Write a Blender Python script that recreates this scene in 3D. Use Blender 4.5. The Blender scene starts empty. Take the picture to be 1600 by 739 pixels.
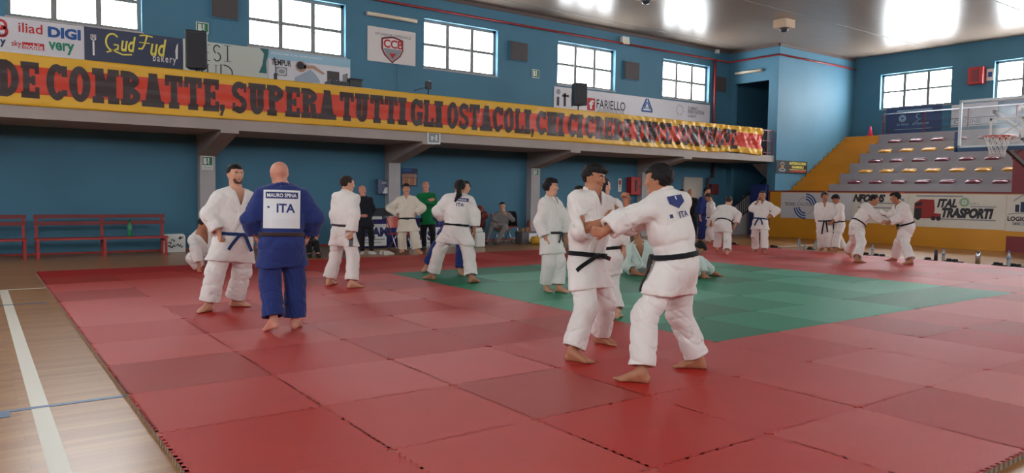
import bpy, bmesh, math, random
import numpy as np
from mathutils import Vector, Matrix, Quaternion
random.seed(7)
sc = bpy.context.scene
COL = sc.collection
PI = math.pi

# ------------------------------------------------------------------ helpers
def srgb(r, g, b):
    def f(c):
        c /= 255.0
        return c / 12.92 if c <= 0.04045 else ((c + 0.055) / 1.055) ** 2.4
    return (f(r), f(g), f(b), 1.0)

_mats = {}
def mat(name, color, rough=0.6, metal=0.0, bump=0.0, bscale=40.0, var=0.0, vscale=3.0, spec=0.5, emit=0.0, trans=0.0, alpha=1.0, coat=0.0, sheen=0.0, stretch=None):
    """principled material with procedural colour variation and bump"""
    if name in _mats:
        return _mats[name]
    m = bpy.data.materials.new(name); m.use_nodes = True
    nt = m.node_tree; n = nt.nodes; l = nt.links
    b = n['Principled BSDF']
    b.inputs['Base Color'].default_value = color
    b.inputs['Roughness'].default_value = rough
    b.inputs['Metallic'].default_value = metal
    b.inputs['Specular IOR Level'].default_value = spec
    if trans: b.inputs['Transmission Weight'].default_value = trans
    if coat: b.inputs['Coat Weight'].default_value = coat
    if sheen: b.inputs['Sheen Weight'].default_value = sheen
    if alpha < 1: b.inputs['Alpha'].default_value = alpha
    if emit:
        b.inputs['Emission Color'].default_value = color
        b.inputs['Emission Strength'].default_value = emit
    if var or bump:
        tc = n.new('ShaderNodeTexCoord')
        src = tc.outputs['Object']
        if stretch:
            mp = n.new('ShaderNodeMapping'); mp.inputs['Scale'].default_value = stretch
            l.new(src, mp.inputs['Vector']); src = mp.outputs['Vector']
    if var:
        nz = n.new('ShaderNodeTexNoise'); nz.inputs['Scale'].default_value = vscale; nz.inputs['Detail'].default_value = 4
        l.new(src, nz.inputs['Vector'])
        rp = n.new('ShaderNodeValToRGB')
        rp.color_ramp.elements[0].position = 0.3; rp.color_ramp.elements[1].position = 0.7
        rp.color_ramp.elements[0].color = (color[0] * (1 - var), color[1] * (1 - var), color[2] * (1 - var), 1)
        rp.color_ramp.elements[1].color = (min(1, color[0] * (1 + var)), min(1, color[1] * (1 + var)), min(1, color[2] * (1 + var)), 1)
        l.new(nz.outputs['Fac'], rp.inputs['Fac']); l.new(rp.outputs['Color'], b.inputs['Base Color'])
    if bump:
        nb = n.new('ShaderNodeTexNoise'); nb.inputs['Scale'].default_value = bscale; nb.inputs['Detail'].default_value = 3
        l.new(src, nb.inputs['Vector'])
        bp = n.new('ShaderNodeBump'); bp.inputs['Strength'].default_value = bump; bp.inputs['Distance'].default_value = 0.02
        l.new(nb.outputs['Fac'], bp.inputs['Height']); l.new(bp.outputs['Normal'], b.inputs['Normal'])
    _mats[name] = m
    return m

def tag(o, label=None, cat=None, group=None, kind=None):
    if label: o['label'] = label
    if cat: o['category'] = cat
    if group: o['group'] = group
    if kind: o['kind'] = kind
    return o

def link(o, parent=None):
    COL.objects.link(o)
    if parent is not None: o.parent = parent
    return o

class MB:
    """collects shapes and links them as ONE mesh object"""
    def __init__(s): s.v = []; s.f = []; s.mi = []; s.sm = []
    def add(s, verts, faces, mi=0, smooth=False):
        k = len(s.v); s.v += [tuple(v) for v in verts]
        for f in faces:
            s.f.append([i + k for i in f]); s.mi.append(mi); s.sm.append(smooth)
        return s
    def box(s, x0, x1, y0, y1, z0, z1, mi=0, M=None):
        vs = [Vector(p) for p in ((x0,y0,z0),(x1,y0,z0),(x1,y1,z0),(x0,y1,z0),(x0,y0,z1),(x1,y0,z1),(x1,y1,z1),(x0,y1,z1))]
        if M is not None: vs = [M @ v for v in vs]
        return s.add(vs, [(0,3,2,1),(4,5,6,7),(0,1,5,4),(1,2,6,5),(2,3,7,6),(3,0,4,7)], mi)
    def bar(s, a, b, w, h=None, mi=0, up=(0,0,1)):
        """square bar from a to b"""
        a = Vector(a); b = Vector(b); h = w if h is None else h
        d = (b - a).normalized(); u = Vector(up)
        if abs(d.dot(u)) > .98: u = Vector((1,0,0))
        sx = d.cross(u).normalized() * w / 2; sy = sx.cross(d).normalized() * h / 2
        vs = [a-sx-sy, a+sx-sy, a+sx+sy, a-sx+sy, b-sx-sy, b+sx-sy, b+sx+sy, b-sx+sy]
        return s.add(vs, [(0,3,2,1),(4,5,6,7),(0,1,5,4),(1,2,6,5),(2,3,7,6),(3,0,4,7)], mi)
    def tube(s, pts, r, n=8, mi=0, cap=True):
        """round tube through pts; r a number or one per point"""
        pts = [Vector(p) for p in pts]; rr = r if isinstance(r, (list, tuple)) else [r] * len(pts)
        k = len(s.v); ref = None
        for i, p in enumerate(pts):
            d = (pts[min(i+1, len(pts)-1)] - pts[max(i-1, 0)]).normalized()
            if ref is None:
                ref = d.cross(Vector((0,0,1)))
                if ref.length < .05: ref = d.cross(Vector((1,0,0)))
            ref = (ref - d * ref.dot(d)).normalized(); o2 = d.cross(ref)
            for j in range(n):
                a = 2*PI*j/n
                s.v.append(tuple(p + (ref*math.cos(a) + o2*math.sin(a)) * rr[i]))
        for i in range(len(pts)-1):
            for j in range(n):
                s.f.append([k+i*n+j, k+i*n+(j+1)%n, k+(i+1)*n+(j+1)%n, k+(i+1)*n+j]); s.mi.append(mi); s.sm.append(True)
        if cap:
            s.f.append([k+j for j in range(n)][::-1]); s.mi.append(mi); s.sm.append(False)
            s.f.append([k+(len(pts)-1)*n+j for j in range(n)]); s.mi.append(mi); s.sm.append(False)
        return s
    def lathe(s, prof, c=(0,0,0), n=16, mi=0):
        """profile of (radius, z) turned about the z axis at c"""
        k = len(s.v)
        for r, z in prof:
            for j in range(n):
                a = 2*PI*j/n; s.v.append((c[0]+r*math.cos(a), c[1]+r*math.sin(a), c[2]+z))
        for i in range(len(prof)-1):
            for j in range(n):
                s.f.append([k+i*n+j, k+i*n+(j+1)%n, k+(i+1)*n+(j+1)%n, k+(i+1)*n+j]); s.mi.append(mi); s.sm.append(True)
        s.f.append([k+j for j in range(n)][::-1]); s.mi.append(mi); s.sm.append(False)
        s.f.append([k+(len(prof)-1)*n+j for j in range(n)]); s.mi.append(mi); s.sm.append(False)
        return s
    def prism(s, poly, axis, a, b, mi=0):
        """extrude a 2D polygon along axis 'x','y' or 'z' from a to b"""
        def P(u, v, w):
            return {'x': (w,u,v), 'y': (u,w,v), 'z': (u,v,w)}[axis]
        n = len(poly)
        vs = [P(u, v, a) for u, v in poly] + [P(u, v, b) for u, v in poly]
        fs = [list(range(n))[::-1], list(range(n, 2*n))] + [[i, (i+1)%n, (i+1)%n+n, i+n] for i in range(n)]
        return s.add(vs, fs, mi)
    def build(s, name, mats, parent=None, bevel=0.0, loc=None):
        me = bpy.data.meshes.new(name); me.from_pydata(s.v, [], s.f)
        mats = mats if isinstance(mats, (list, tuple)) else [mats]
        for m in mats: me.materials.append(m)
        me.polygons.foreach_set('material_index', s.mi)
        me.polygons.foreach_set('use_smooth', s.sm)
        me.update()
        bm = bmesh.new(); bm.from_mesh(me); bmesh.ops.recalc_face_normals(bm, faces=bm.faces); bm.to_mesh(me); bm.free()
        o = bpy.data.objects.new(name, me); link(o, parent)
        if loc is not None: o.location = loc
        if bevel:
            md = o.modifiers.new('bevel', 'BEVEL'); md.width = bevel; md.segments = 2; md.limit_method = 'ANGLE'
        return o

def empty(name, loc=(0,0,0), rz=0.0):
    o = bpy.data.objects.new(name, None); link(o); o.location = loc; o.rotation_euler = (0,0,rz); o.empty_display_size = .1
    return o

def copy_tree(o, parent=None):
    c = o.copy(); COL.objects.link(c)
    if parent is not None: c.parent = parent
    for ch in [x for x in o.children]: copy_tree(ch, c)
    return c

_txt = {}
def text_polys(s, bold=0.0, shear=0.0, space=1.0):
    """flat outline mesh (verts, faces) of a line of text, in unit height, starting at x=0"""
    key = (s, bold, shear, space)
    if key in _txt: return _txt[key]
    cu = bpy.data.curves.new('t', 'FONT'); cu.body = s; cu.offset = bold; cu.shear = shear; cu.space_character = space
    cu.resolution_u = 3
    o = bpy.data.objects.new('t', cu); COL.objects.link(o)
    dg = bpy.context.evaluated_depsgraph_get()
    me = bpy.data.meshes.new_from_object(o.evaluated_get(dg))
    vs = [tuple(v.co) for v in me.vertices]; fs = [tuple(p.vertices) for p in me.polygons]
    bpy.data.objects.remove(o); bpy.data.curves.remove(cu); bpy.data.meshes.remove(me)
    _txt[key] = (vs, fs)
    return vs, fs

class Plane2D:
    """a flat sign's own drawing frame: O its lower left corner, U right, V up, N towards the reader"""
    def __init__(s, O, U, V, lift=.004):
        s.O = Vector(O); s.U = Vector(U).normalized(); s.V = Vector(V).normalized(); s.N = s.U.cross(s.V).normalized(); s.lift = lift
    def P(s, u, v, k=1.0): return s.O + s.U*u + s.V*v + s.N*(s.lift*k)
    def text(s, mb, txt, u, v, h, w=None, mi=0, bold=0.01, shear=0.0, k=1.0, space=1.0, center=False):
        vs, fs = text_polys(txt, bold, shear, space)
        if not vs: return
        x0 = min(a[0] for a in vs); x1 = max(a[0] for a in vs); y0 = min(a[1] for a in vs); y1 = max(a[1] for a in vs)
        sy = h / max(y1-y0, 1e-6); sx = (w/(x1-x0)) if w else sy
        if center: u = u - (x1-x0)*sx/2
        mb.add([s.P(u+(a[0]-x0)*sx, v+(a[1]-y0)*sy, k) for a in vs], fs, mi)
    def poly(s, mb, pts, mi=0, k=1.0):
        mb.add([s.P(a, b, k) for a, b in pts], [tuple(range(len(pts)))], mi)
    def rect(s, mb, u0, v0, u1, v1, mi=0, k=1.0): s.poly(mb, [(u0,v0),(u1,v0),(u1,v1),(u0,v1)], mi, k)
    def arc(s, mb, cu, cv, r, w, a0, a1, mi=0, k=1.0, n=20, ry=None):
        ry = r if ry is None else ry
        for i in range(n):
            t0 = a0+(a1-a0)*i/n; t1 = a0+(a1-a0)*(i+1)/n
            s.poly(mb, [(cu+(r-w/2)*math.cos(t0), cv+(ry-w/2)*math.sin(t0)), (cu+(r+w/2)*math.cos(t0), cv+(ry+w/2)*math.sin(t0)),
                        (cu+(r+w/2)*math.cos(t1), cv+(ry+w/2)*math.sin(t1)), (cu+(r-w/2)*math.cos(t1), cv+(ry-w/2)*math.sin(t1))], mi, k)
    def line(s, mb, pts, w, mi=0, k=1.0):
        for (a, b), (c, d) in zip(pts[:-1], pts[1:]):
            L = math.hypot(c-a, d-b) or 1e-6; nx = -(d-b)/L*w/2; ny = (c-a)/L*w/2
            s.poly(mb, [(a+nx,b+ny),(a-nx,b-ny),(c-nx,d-ny),(c+nx,d+ny)], mi, k)

# ------------------------------------------------------------------ camera (solved from the mat grid: one mat is 1 m)
F, YAW, PITCH, ROLL = 1163.4, 0.62838, -0.0592, 0.01397
CAM = Vector((-0.8484, -4.6402, 1.4272))
c_f = Vector((math.sin(YAW)*math.cos(PITCH), math.cos(YAW)*math.cos(PITCH), math.sin(PITCH)))
_r = Vector((math.cos(YAW), -math.sin(YAW), 0)); _u = _r.cross(c_f)
c_r = _r*math.cos(ROLL) + _u*math.sin(ROLL); c_u = -_r*math.sin(ROLL) + _u*math.cos(ROLL)
cd = bpy.data.cameras.new('camera'); cam = bpy.data.objects.new('camera', cd); COL.objects.link(cam)
cam.matrix_world = Matrix(((c_r.x, c_u.x, -c_f.x, CAM.x), (c_r.y, c_u.y, -c_f.y, CAM.y), (c_r.z, c_u.z, -c_f.z, CAM.z), (0,0,0,1)))
cd.sensor_fit = 'HORIZONTAL'; cd.sensor_width = 36; cd.lens = 36*F/1600; cd.clip_end = 200
sc.camera = cam
def ray(px, py): return c_f + c_r*((px-800)/F) + c_u*((369.5-py)/F)
def on_z(px, py, z=0.0): d = ray(px, py); return CAM + d*((z-CAM.z)/d.z)
def at_depth(px, py, dep): return CAM + ray(px, py)*dep
def on_y(px, py, Y): d = ray(px, py); return CAM + d*((Y-CAM.y)/d.y)
def on_x(px, py, X): d = ray(px, py); return CAM + d*((X-CAM.x)/d.x)
def depth_of(P): return (Vector(P)-CAM).dot(c_f)

sc.view_settings.view_transform = 'Standard'; sc.view_settings.look = 'None'; sc.view_settings.gamma = 1.0
sc.view_settings.use_curve_mapping = False
sc.view_settings.exposure = 0.5
FL = -0.04      # wooden floor; the mats' top is z = 0
# ------------------------------------------------------------------ materials of the hall
def wall_paint():
    m = mat('blue_wall_paint', srgb(74, 122, 146), .6, spec=.3, bump=.12, bscale=25, var=.07, vscale=.7)
    return m
M_BLUE = wall_paint()
M_YEL = mat('yellow_paint', srgb(214, 146, 32), .4, var=.06, vscale=1.2)
M_MAR = mat('maroon_paint', srgb(130, 42, 50), .45)
M_RED = mat('red_paint', srgb(168, 48, 44), .45, var=.08, vscale=6)
M_CONC = mat('grey_paint', srgb(178, 172, 172), .65, bump=.1, bscale=20, var=.05, vscale=2)
M_CONCD = mat('brown_grey_paint', srgb(168, 156, 150), .7, bump=.1, bscale=20, var=.06, vscale=2)
M_GREY = mat('bleacher_grey', srgb(158, 154, 158), .6, var=.05, vscale=2)
M_FRAME = mat('window_frame_metal', srgb(128, 132, 130), .5)
M_WHITE = mat('white_plastic', srgb(225, 225, 220), .4)
M_BLACK = mat('black_plastic', srgb(28, 28, 32), .4)
M_STEEL = mat('steel', srgb(190, 190, 195), .25, metal=1.0)
M_DGREY = mat('dark_grey', srgb(78, 72, 74), .7)

def ceiling_mat():
    m = bpy.data.materials.new('glossy_ceiling_panels'); m.use_nodes = True
    nt = m.node_tree; n = nt.nodes; l = nt.links; b = n['Principled BSDF']
    tc = n.new('ShaderNodeTexCoord')
    # sheets run along x; gentle waviness bends the reflections
    mp = n.new('ShaderNodeMapping'); mp.inputs['Scale'].default_value = (.7, 3.0, 1); l.new(tc.outputs['Object'], mp.inputs['Vector'])
    nz = n.new('ShaderNodeTexNoise'); nz.inputs['Scale'].default_value = 1.2; nz.inputs['Detail'].default_value = 2
    l.new(mp.outputs['Vector'], nz.inputs['Vector'])
    bp = n.new('ShaderNodeBump'); bp.inputs['Strength'].default_value = .12; bp.inputs['Distance'].default_value = .05
    l.new(nz.outputs['Fac'], bp.inputs['Height']); l.new(bp.outputs['Normal'], b.inputs['Normal'])
    b.inputs['Base Color'].default_value = srgb(134, 120, 108); b.inputs['Roughness'].default_value = .3
    b.inputs['Specular IOR Level'].default_value = .18
    return m
M_CEIL = ceiling_mat()

def wood_floor_mat():
    m = bpy.data.materials.new('varnished_wood_strips'); m.use_nodes = True
    nt = m.node_tree; n = nt.nodes; l = nt.links; b = n['Principled BSDF']
    tc = n.new('ShaderNodeTexCoord')
    br = n.new('ShaderNodeTexBrick'); br.inputs['Scale'].default_value = 1.0
    br.inputs['Brick Width'].default_value = 1.7; br.inputs['Row Height'].default_value = .07
    br.inputs['Mortar Size'].default_value = .0015; br.inputs['Mortar Smooth'].default_value = .2
    br.inputs['Color1'].default_value = srgb(190, 140, 84); br.inputs['Color2'].default_value = srgb(166, 114, 64)
    br.inputs['Mortar'].default_value = srgb(140, 98, 60); br.offset = .37
    l.new(tc.outputs['Object'], br.inputs['Vector'])
    mp = n.new('ShaderNodeMapping'); mp.inputs['Scale'].default_value = (1.5, 30, 1); l.new(tc.outputs['Object'], mp.inputs['Vector'])
    nz = n.new('ShaderNodeTexNoise'); nz.inputs['Scale'].default_value = 2.0; nz.inputs['Detail'].default_value = 5
    l.new(mp.outputs['Vector'], nz.inputs['Vector'])
    mx = n.new('ShaderNodeMixRGB'); mx.blend_type = 'MULTIPLY'; mx.inputs['Fac'].default_value = .35
    rp = n.new('ShaderNodeValToRGB'); rp.color_ramp.elements[0].color = (.55,.5,.45,1); rp.color_ramp.elements[1].color = (1,1,1,1)
    rp.color_ramp.elements[0].position = .3; rp.color_ramp.elements[1].position = .7
    l.new(nz.outputs['Fac'], rp.inputs['Fac']); l.new(br.outputs['Color'], mx.inputs['Color1']); l.new(rp.outputs['Color'], mx.inputs['Color2'])
    l.new(mx.outputs['Color'], b.inputs['Base Color'])
    b.inputs['Roughness'].default_value = .28; b.inputs['Specular IOR Level'].default_value = .35
    return m
M_WOOD = wood_floor_mat()

X0, X1, Y0, Y1, ZC = -9.0, 28.0, -11.0, 14.0, 6.95
YB = 11.88                     # balcony front
XR = 22.95                     # return wall where the balcony ends
YS = 11.8                      # face of the stair block

MB().box(X0, X1, Y0, Y1, FL-.2, FL).build('floor', M_WOOD)['kind'] = 'structure'
MB().box(X0, X1, Y0, Y1, ZC, ZC+.2).build('ceiling', M_CEIL)['kind'] = 'structure'

def wall_with_holes(name, axis, at, th, a0, a1, z0, z1, holes, m=M_BLUE):
    """wall slab; holes are (a, b, zlo, zhi)"""
    mb = MB(); xs = sorted({a0, a1} | {h[0] for h in holes} | {h[1] for h in holes}); zs = sorted({z0, z1} | {h[2] for h in holes} | {h[3] for h in holes})
    for i in range(len(xs)-1):
        for j in range(len(zs)-1):
            cx = (xs[i]+xs[i+1])/2; cz = (zs[j]+zs[j+1])/2
            if any(h[0] < cx < h[1] and h[2] < cz < h[3] for h in holes): continue
            if axis == 'y': mb.box(xs[i], xs[i+1], min(at, at+th), max(at, at+th), zs[j], zs[j+1])
            else: mb.box(min(at, at+th), max(at, at+th), xs[i], xs[i+1], zs[j], zs[j+1])
    o = mb.build(name, m); o['kind'] = 'structure'
    return o

LW = [(-.17+4.86*k, -.17+4.86*k+2.52, 4.9, 6.27) for k in range(-1, 5)]        # long wall windows
EW = [(8.1, 10.72, 4.85, 6.2), (4.1, 6.72, 4.85, 6.2), (.1, 2.72, 4.85, 6.2), (-3.9, -1.28, 4.85, 6.2), (-7.9, -5.28, 4.85, 6.2)]
WW = [(-9.5+4.6*k, -9.5+4.6*k+2.8, 4.2, 6.2) for k in range(0, 5)]  # left wall windows, out of view, added to light the return wall and people
NW = [(-5.0+4.86*k, -5.0+4.86*k+2.52, 4.6, 6.27) for k in range(0, 6)]          # wall behind the camera
wall_with_holes('wall_back', 'y', Y1, .3, X0, XR+.15, FL, ZC, LW)
wall_with_holes('wall_right', 'x', X1, .3, Y0, Y1, FL, ZC, EW)
wall_with_holes('wall_front', 'y', Y0, -.3, X0, X1, FL, ZC, NW)
wall_with_holes('wall_left', 'x', X0, -.3, Y0, Y1, FL, ZC, WW)
# stair block: return wall with an opening below and one on the balcony, and its face on the hall
wall_with_holes('wall_return', 'x', XR, .15, YS, Y1, FL, ZC, [(12.15, 13.75, FL, 2.62), (12.2, 13.7, 2.93, 5.68)])
wall_with_holes('wall_stair_block', 'y', YS, .15, XR+.15, X1, FL, ZC, [])
wall_with_holes('wall_stairwell', 'y', Y1, .3, XR+.15, X1, FL, ZC, [])

M_SKY = bpy.data.materials.new('bright_sky_glass'); M_SKY.use_nodes = True
_b = M_SKY.node_tree.nodes['Principled BSDF']; _b.inputs['Base Color'].default_value = (.8,.85,.9,1)
_b.inputs['Emission Color'].default_value = (.93,.97,1,1); _b.inputs['Emission Strength'].default_value = 14.0; _b.inputs['Roughness'].default_value = .3

M_SKYB = M_SKY.copy(); M_SKYB.name = 'sunlit_sky_glass'; M_SKYB.node_tree.nodes['Principled BSDF'].inputs['Emission Strength'].default_value = 30.0
def window(n, axis, at, out, a0, a1, z0, z1, cols=3):
    """frosted window: reveal-deep metal frame, mullions, transom, panes"""
    s = 1 if out > 0 else -1
    def bx(mb, a, b, d0, d1, zl, zh):
        lo, hi = sorted((at+s*d0, at+s*d1))
        if axis == 'y': mb.box(a, b, lo, hi, zl, zh)
        else: mb.box(lo, hi, a, b, zl, zh)
    p = MB(); bx(p, a0+.02, a1-.02, .2, .22, z0+.02, z1-.02)
    root = p.build('window_%d' % n, M_SKYB if axis == 'x' and at == X1 else M_SKY); root['kind'] = 'structure'
    f = MB(); w = .08
    bx(f, a0, a0+w, .14, .2, z0, z1); bx(f, a1-w, a1, .14, .2, z0, z1); bx(f, a0, a1, .13, .2, z0, z0+w); bx(f, a0, a1, .14, .2, z1-w, z1)
    for c in range(1, cols):
        x = a0+(a1-a0)*c/cols; bx(f, x-.055, x+.055, .12, .2, z0, z1)
    zm = z0+(z1-z0)*.5; bx(f, a0, a1, .15, .2, zm-.04, zm+.04)
    f.build('window_frame', M_FRAME, root)
    h = MB()
    for c in (0, cols-1):
        x = a0+(a1-a0)*(c+.5)/cols; bx(h, x-.03, x+.03, .12, .15, zm-.012, zm+.02)
    h.build('window_catch', M_DGREY, root)
    sl = MB(); bx(sl, a0-.03, a1+.03, -.02, .14, z0-.03, z0); sl.build('window_sill', M_CONC, root)
    return root
wn = 0
for a in LW: wn += 1; window(wn, 'y', Y1, 1, *a)
for a in EW: wn += 1; window(wn, 'x', X1, 1, *a)
for a in WW: wn += 1; window(wn, 'x', X0, -1, *a)
for a in NW: wn += 1; window(wn, 'y', Y0, -1, *a)

# ceiling seams and the thin white joint strips
k = 0
for y in (13.2, 8.9, 4.6, .3, -4.0, -8.3):
    k += 1
    o = MB().box(X0, X1, y-.02, y+.02, ZC-.012, ZC).build('trim_%d' % k, M_FRAME); o['kind'] = 'structure'
k += 1
o = MB().box(X0, XR, Y1-.03, Y1, ZC-.1, ZC).box(XR-.03, XR, YS-.03, Y1, ZC-.1, ZC).box(XR-.03, X1, YS-.03, YS, ZC-.1, ZC).build('trim_%d' % k, mat('brown_trim', srgb(96, 82, 78), .6)); o['kind'] = 'structure'

# balcony
k += 1
o = MB().box(X0, XR, YB, Y1, 2.67, 2.9).build('balcony_slab', M_CONCD); o['kind'] = 'structure'
BX = [3.49+4.87*i for i in range(-2, 4)]
for i, bx_ in enumerate(BX):
    c = MB().box(bx_, bx_+.346, 13.76, 14.0, FL, 2.19)
    o = c.build('column_%d' % (i+1), M_CONC); o['kind'] = 'structure'
    # capital with the tapered beam that carries the slab
    b = MB().prism([(YB-.001, 2.605), (YB-.001, 2.67), (14.0, 2.67), (14.0, 2.15), (13.7, 2.19)], 'x', bx_-.015, bx_+.361)
    o = b.build('beam_%d' % (i+1), M_CONCD); o['kind'] = 'structure'

# stairs in the block: first flight along the back wall, landing, second flight back to the balcony
st = MB()
n1 = 9
for i in range(n1):
    st.box(21.5+i*.28, 21.5+(i+1)*.28+.02, 12.95, 13.74, FL, FL+(i+1)*.163)
st.box(21.5+n1*.28, X1-.9, YS+.15, 14.0, FL+n1*.163-.18, FL+n1*.163)
zl = FL+n1*.163
for i in range(n1):
    x = XR+.1+n1*.28-i*.28
    st.prism([(x-.28, zl+i*.163-.12), (x, zl+i*.163-.28), (x, zl+(i+1)*.163), (x-.28, zl+(i+1)*.163)], 'y', YS+.16, 12.9)
o = st.build('stair_flight', M_CONC); o['kind'] = 'structure'
# ------------------------------------------------------------------ judo mats, 17 x 13, each 1 m
def mat_mesh():
    """one jigsaw mat, lower left corner at the origin; identical edges interlock"""
    T = 16; d = .010; g = .0018
    def edge():
        pts = []
        for i in range(T):
            a = i/T; q = 1/T
            pts += [(a+.02*q, -d), (a+.46*q, -d), (a+.52*q, d), (a+.96*q, d)]
        return pts
    e = edge(); pts = []
    for t, o in e: pts.append((t, o+g))                 # bottom
    for t, o in e: pts.append((1+o-g, t))               # right
    for t, o in reversed(e): pts.append((t, 1+o-g))     # top
    for t, o in reversed(e): pts.append((o+g, t))       # left
    # drop corner crossings
    pts = [p for p in pts if not ((p[0] < .02 or p[0] > .98) and (p[1] < .02 or p[1] > .98))]
    n = len(pts); bm = bmesh.new()
    rings = []
    for z in (0.0, -.007, -.0395):
        rings.append([bm.verts.new((x, y, z)) for x, y in pts])
    top = bm.faces.new(rings[0]); top.material_index = 0
    for r in range(2):
        for i in range(n):
            f = bm.faces.new((rings[r+1][i], rings[r+1][(i+1) % n], rings[r][(i+1) % n], rings[r][i])); f.material_index = 0 if r == 0 else 1
    bmesh.ops.triangulate(bm, faces=[top])
    me = bpy.data.meshes.new('judo_mat'); bm.to_mesh(me); bm.free()
    return me
def foam(name, c, rough=.5):
    return mat(name, c, rough, bump=.25, bscale=260, var=.035, vscale=2.2, spec=.35)
RED = [foam('red_foam_deep', srgb(176, 30, 22)), foam('red_foam', srgb(186, 44, 36)), foam('red_foam_washed', srgb(190, 62, 54)), foam('red_foam_pale', srgb(198, 80, 74)), foam('red_foam_brown', srgb(172, 58, 48))]
GRN = [foam('green_foam_deep', srgb(2, 112, 76)), foam('green_foam', srgb(30, 136, 98)), foam('green_foam_pale', srgb(66, 156, 120))]
M_CORE = mat('grey_foam_core', srgb(150, 130, 112), .8, bump=.2, bscale=60)
me_mat = mat_mesh(); me_mat.materials.append(RED[0]); me_mat.materials.append(M_CORE)
# observed shades (column, row): index
SH = {(0,9):0,(1,9):0,(2,9):4,(0,8):4,(0,7):3,(0,6):4,(0,5):3,(0,4):3,(0,3):2,(0,2):3,(0,1):4,(0,0):2,(0,-1):1,(0,-2):1,(0,-3):1,
      (1,8):2,(1,7):3,(1,6):3,(1,5):3,(1,4):0,(1,3):1,(1,2):3,(1,1):2,(1,0):3,(1,-1):2,(2,-1):4,(2,0):3,(2,1):0,(3,1):0,(2,2):2,(2,3):1,(3,3):1,(3,2):3,(2,4):2,(2,5):2,(3,4):3,
      (1,-2):2,(2,-2):1,(3,-2):1,(3,-1):1,(3,0):2,(4,0):1,(2,-3):1,(3,-3):2,(4,-2):2,(5,-2):3,(5,-1):2,(4,-1):2,(4,-3):0,(5,-3):3,(6,-2):3,(6,-1):3,
      (7,-1):4,(8,-1):2,(9,-1):3,(10,-1):3,(8,-2):4,(9,-2):3,(12,0):4,(12,1):3,(12,2):2,(13,4):3,(13,3):2,(2,9):0}
SG = {(5,0):0,(6,1):0,(6,0):1,(5,1):1,(9,0):0,(11,0):0,(9,3):0,(10,3):1,(9,2):1,(8,4):0,(10,5):0,(9,5):0,(11,1):2,(10,1):2,(10,2):2,(8,0):2,(7,0):2,(8,1):2,(6,5):2,(7,5):2,(11,3):2,(11,2):1,(5,6):0,(6,6):0,(7,6):0}
ORD = 'first second third fourth fifth sixth seventh eighth ninth tenth eleventh twelfth thirteenth fourteenth fifteenth sixteenth seventeenth'.split()
for i in range(17):
    for j in range(-3, 10):
        g = 5 <= i < 12 and 0 <= j < 7
        rr = random.Random(i*31+j*17)
        if g: m = GRN[SG.get((i,j), rr.choice([1,1,1,2,0]))]; cname = 'green'
        else: m = RED[SH.get((i,j), rr.choice([1,2,2,3,4]))]; cname = 'red'
        o = bpy.data.objects.new('judo_mat', me_mat); COL.objects.link(o); o.location = (i, j, rr.uniform(-.0004, .0004))
        o.material_slots[0].link = 'OBJECT'; o.material_slots[0].material = m
        shade = m.name.split('foam')[-1].replace('_', ' ').strip()
        if g: lab = '%sgreen judo mat, %s column from the left of the green square, %s row' % (shade+' ' if shade else '', ORD[i-5], ORD[j])
        else: lab = '%sred judo mat, %s column from the left, %s row from the near edge' % (shade+' ' if shade else '', ORD[i], ORD[j+3])
        tag(o, lab, 'mat', 'green judo mats of the fighting square' if g else 'red judo mats around the green square')

def line_mark(n, x0, x1, y0, y1, m):
    o = MB().box(x0, x1, y0, y1, FL, FL+.0015+.0006*n).build('court_line', m); o['kind'] = 'structure'
M_LW = mat('white_line_paint', srgb(225, 218, 200), .4); M_LB = mat('blue_line_paint', srgb(74, 104, 140), .4)
line_mark(1, -.56, -.46, -9, 7.95, M_LW)
line_mark(2, -.56, 8, 7.9, 7.95, M_LW)
line_mark(3, -8, 0.4, 1.1, 1.15, M_LB)
line_mark(4, -.82, -.68, .98, 1.1, M_LB)
line_mark(5, -8, -.1, 6.3, 6.34, M_LB)
line_mark(6, 17.6, 22.5, 8.2, 8.26, M_LW)
# ------------------------------------------------------------------ sculpting: signed fields -> one continuous mesh
from mathutils.bvhtree import BVHTree
A3 = lambda *v: np.array(v, dtype=np.float64)
def nrm(v):
    v = np.asarray(v, float); return v/(np.linalg.norm(v)+1e-12)
def tonp(v): return np.array([v[0], v[1], v[2]], float)

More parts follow.
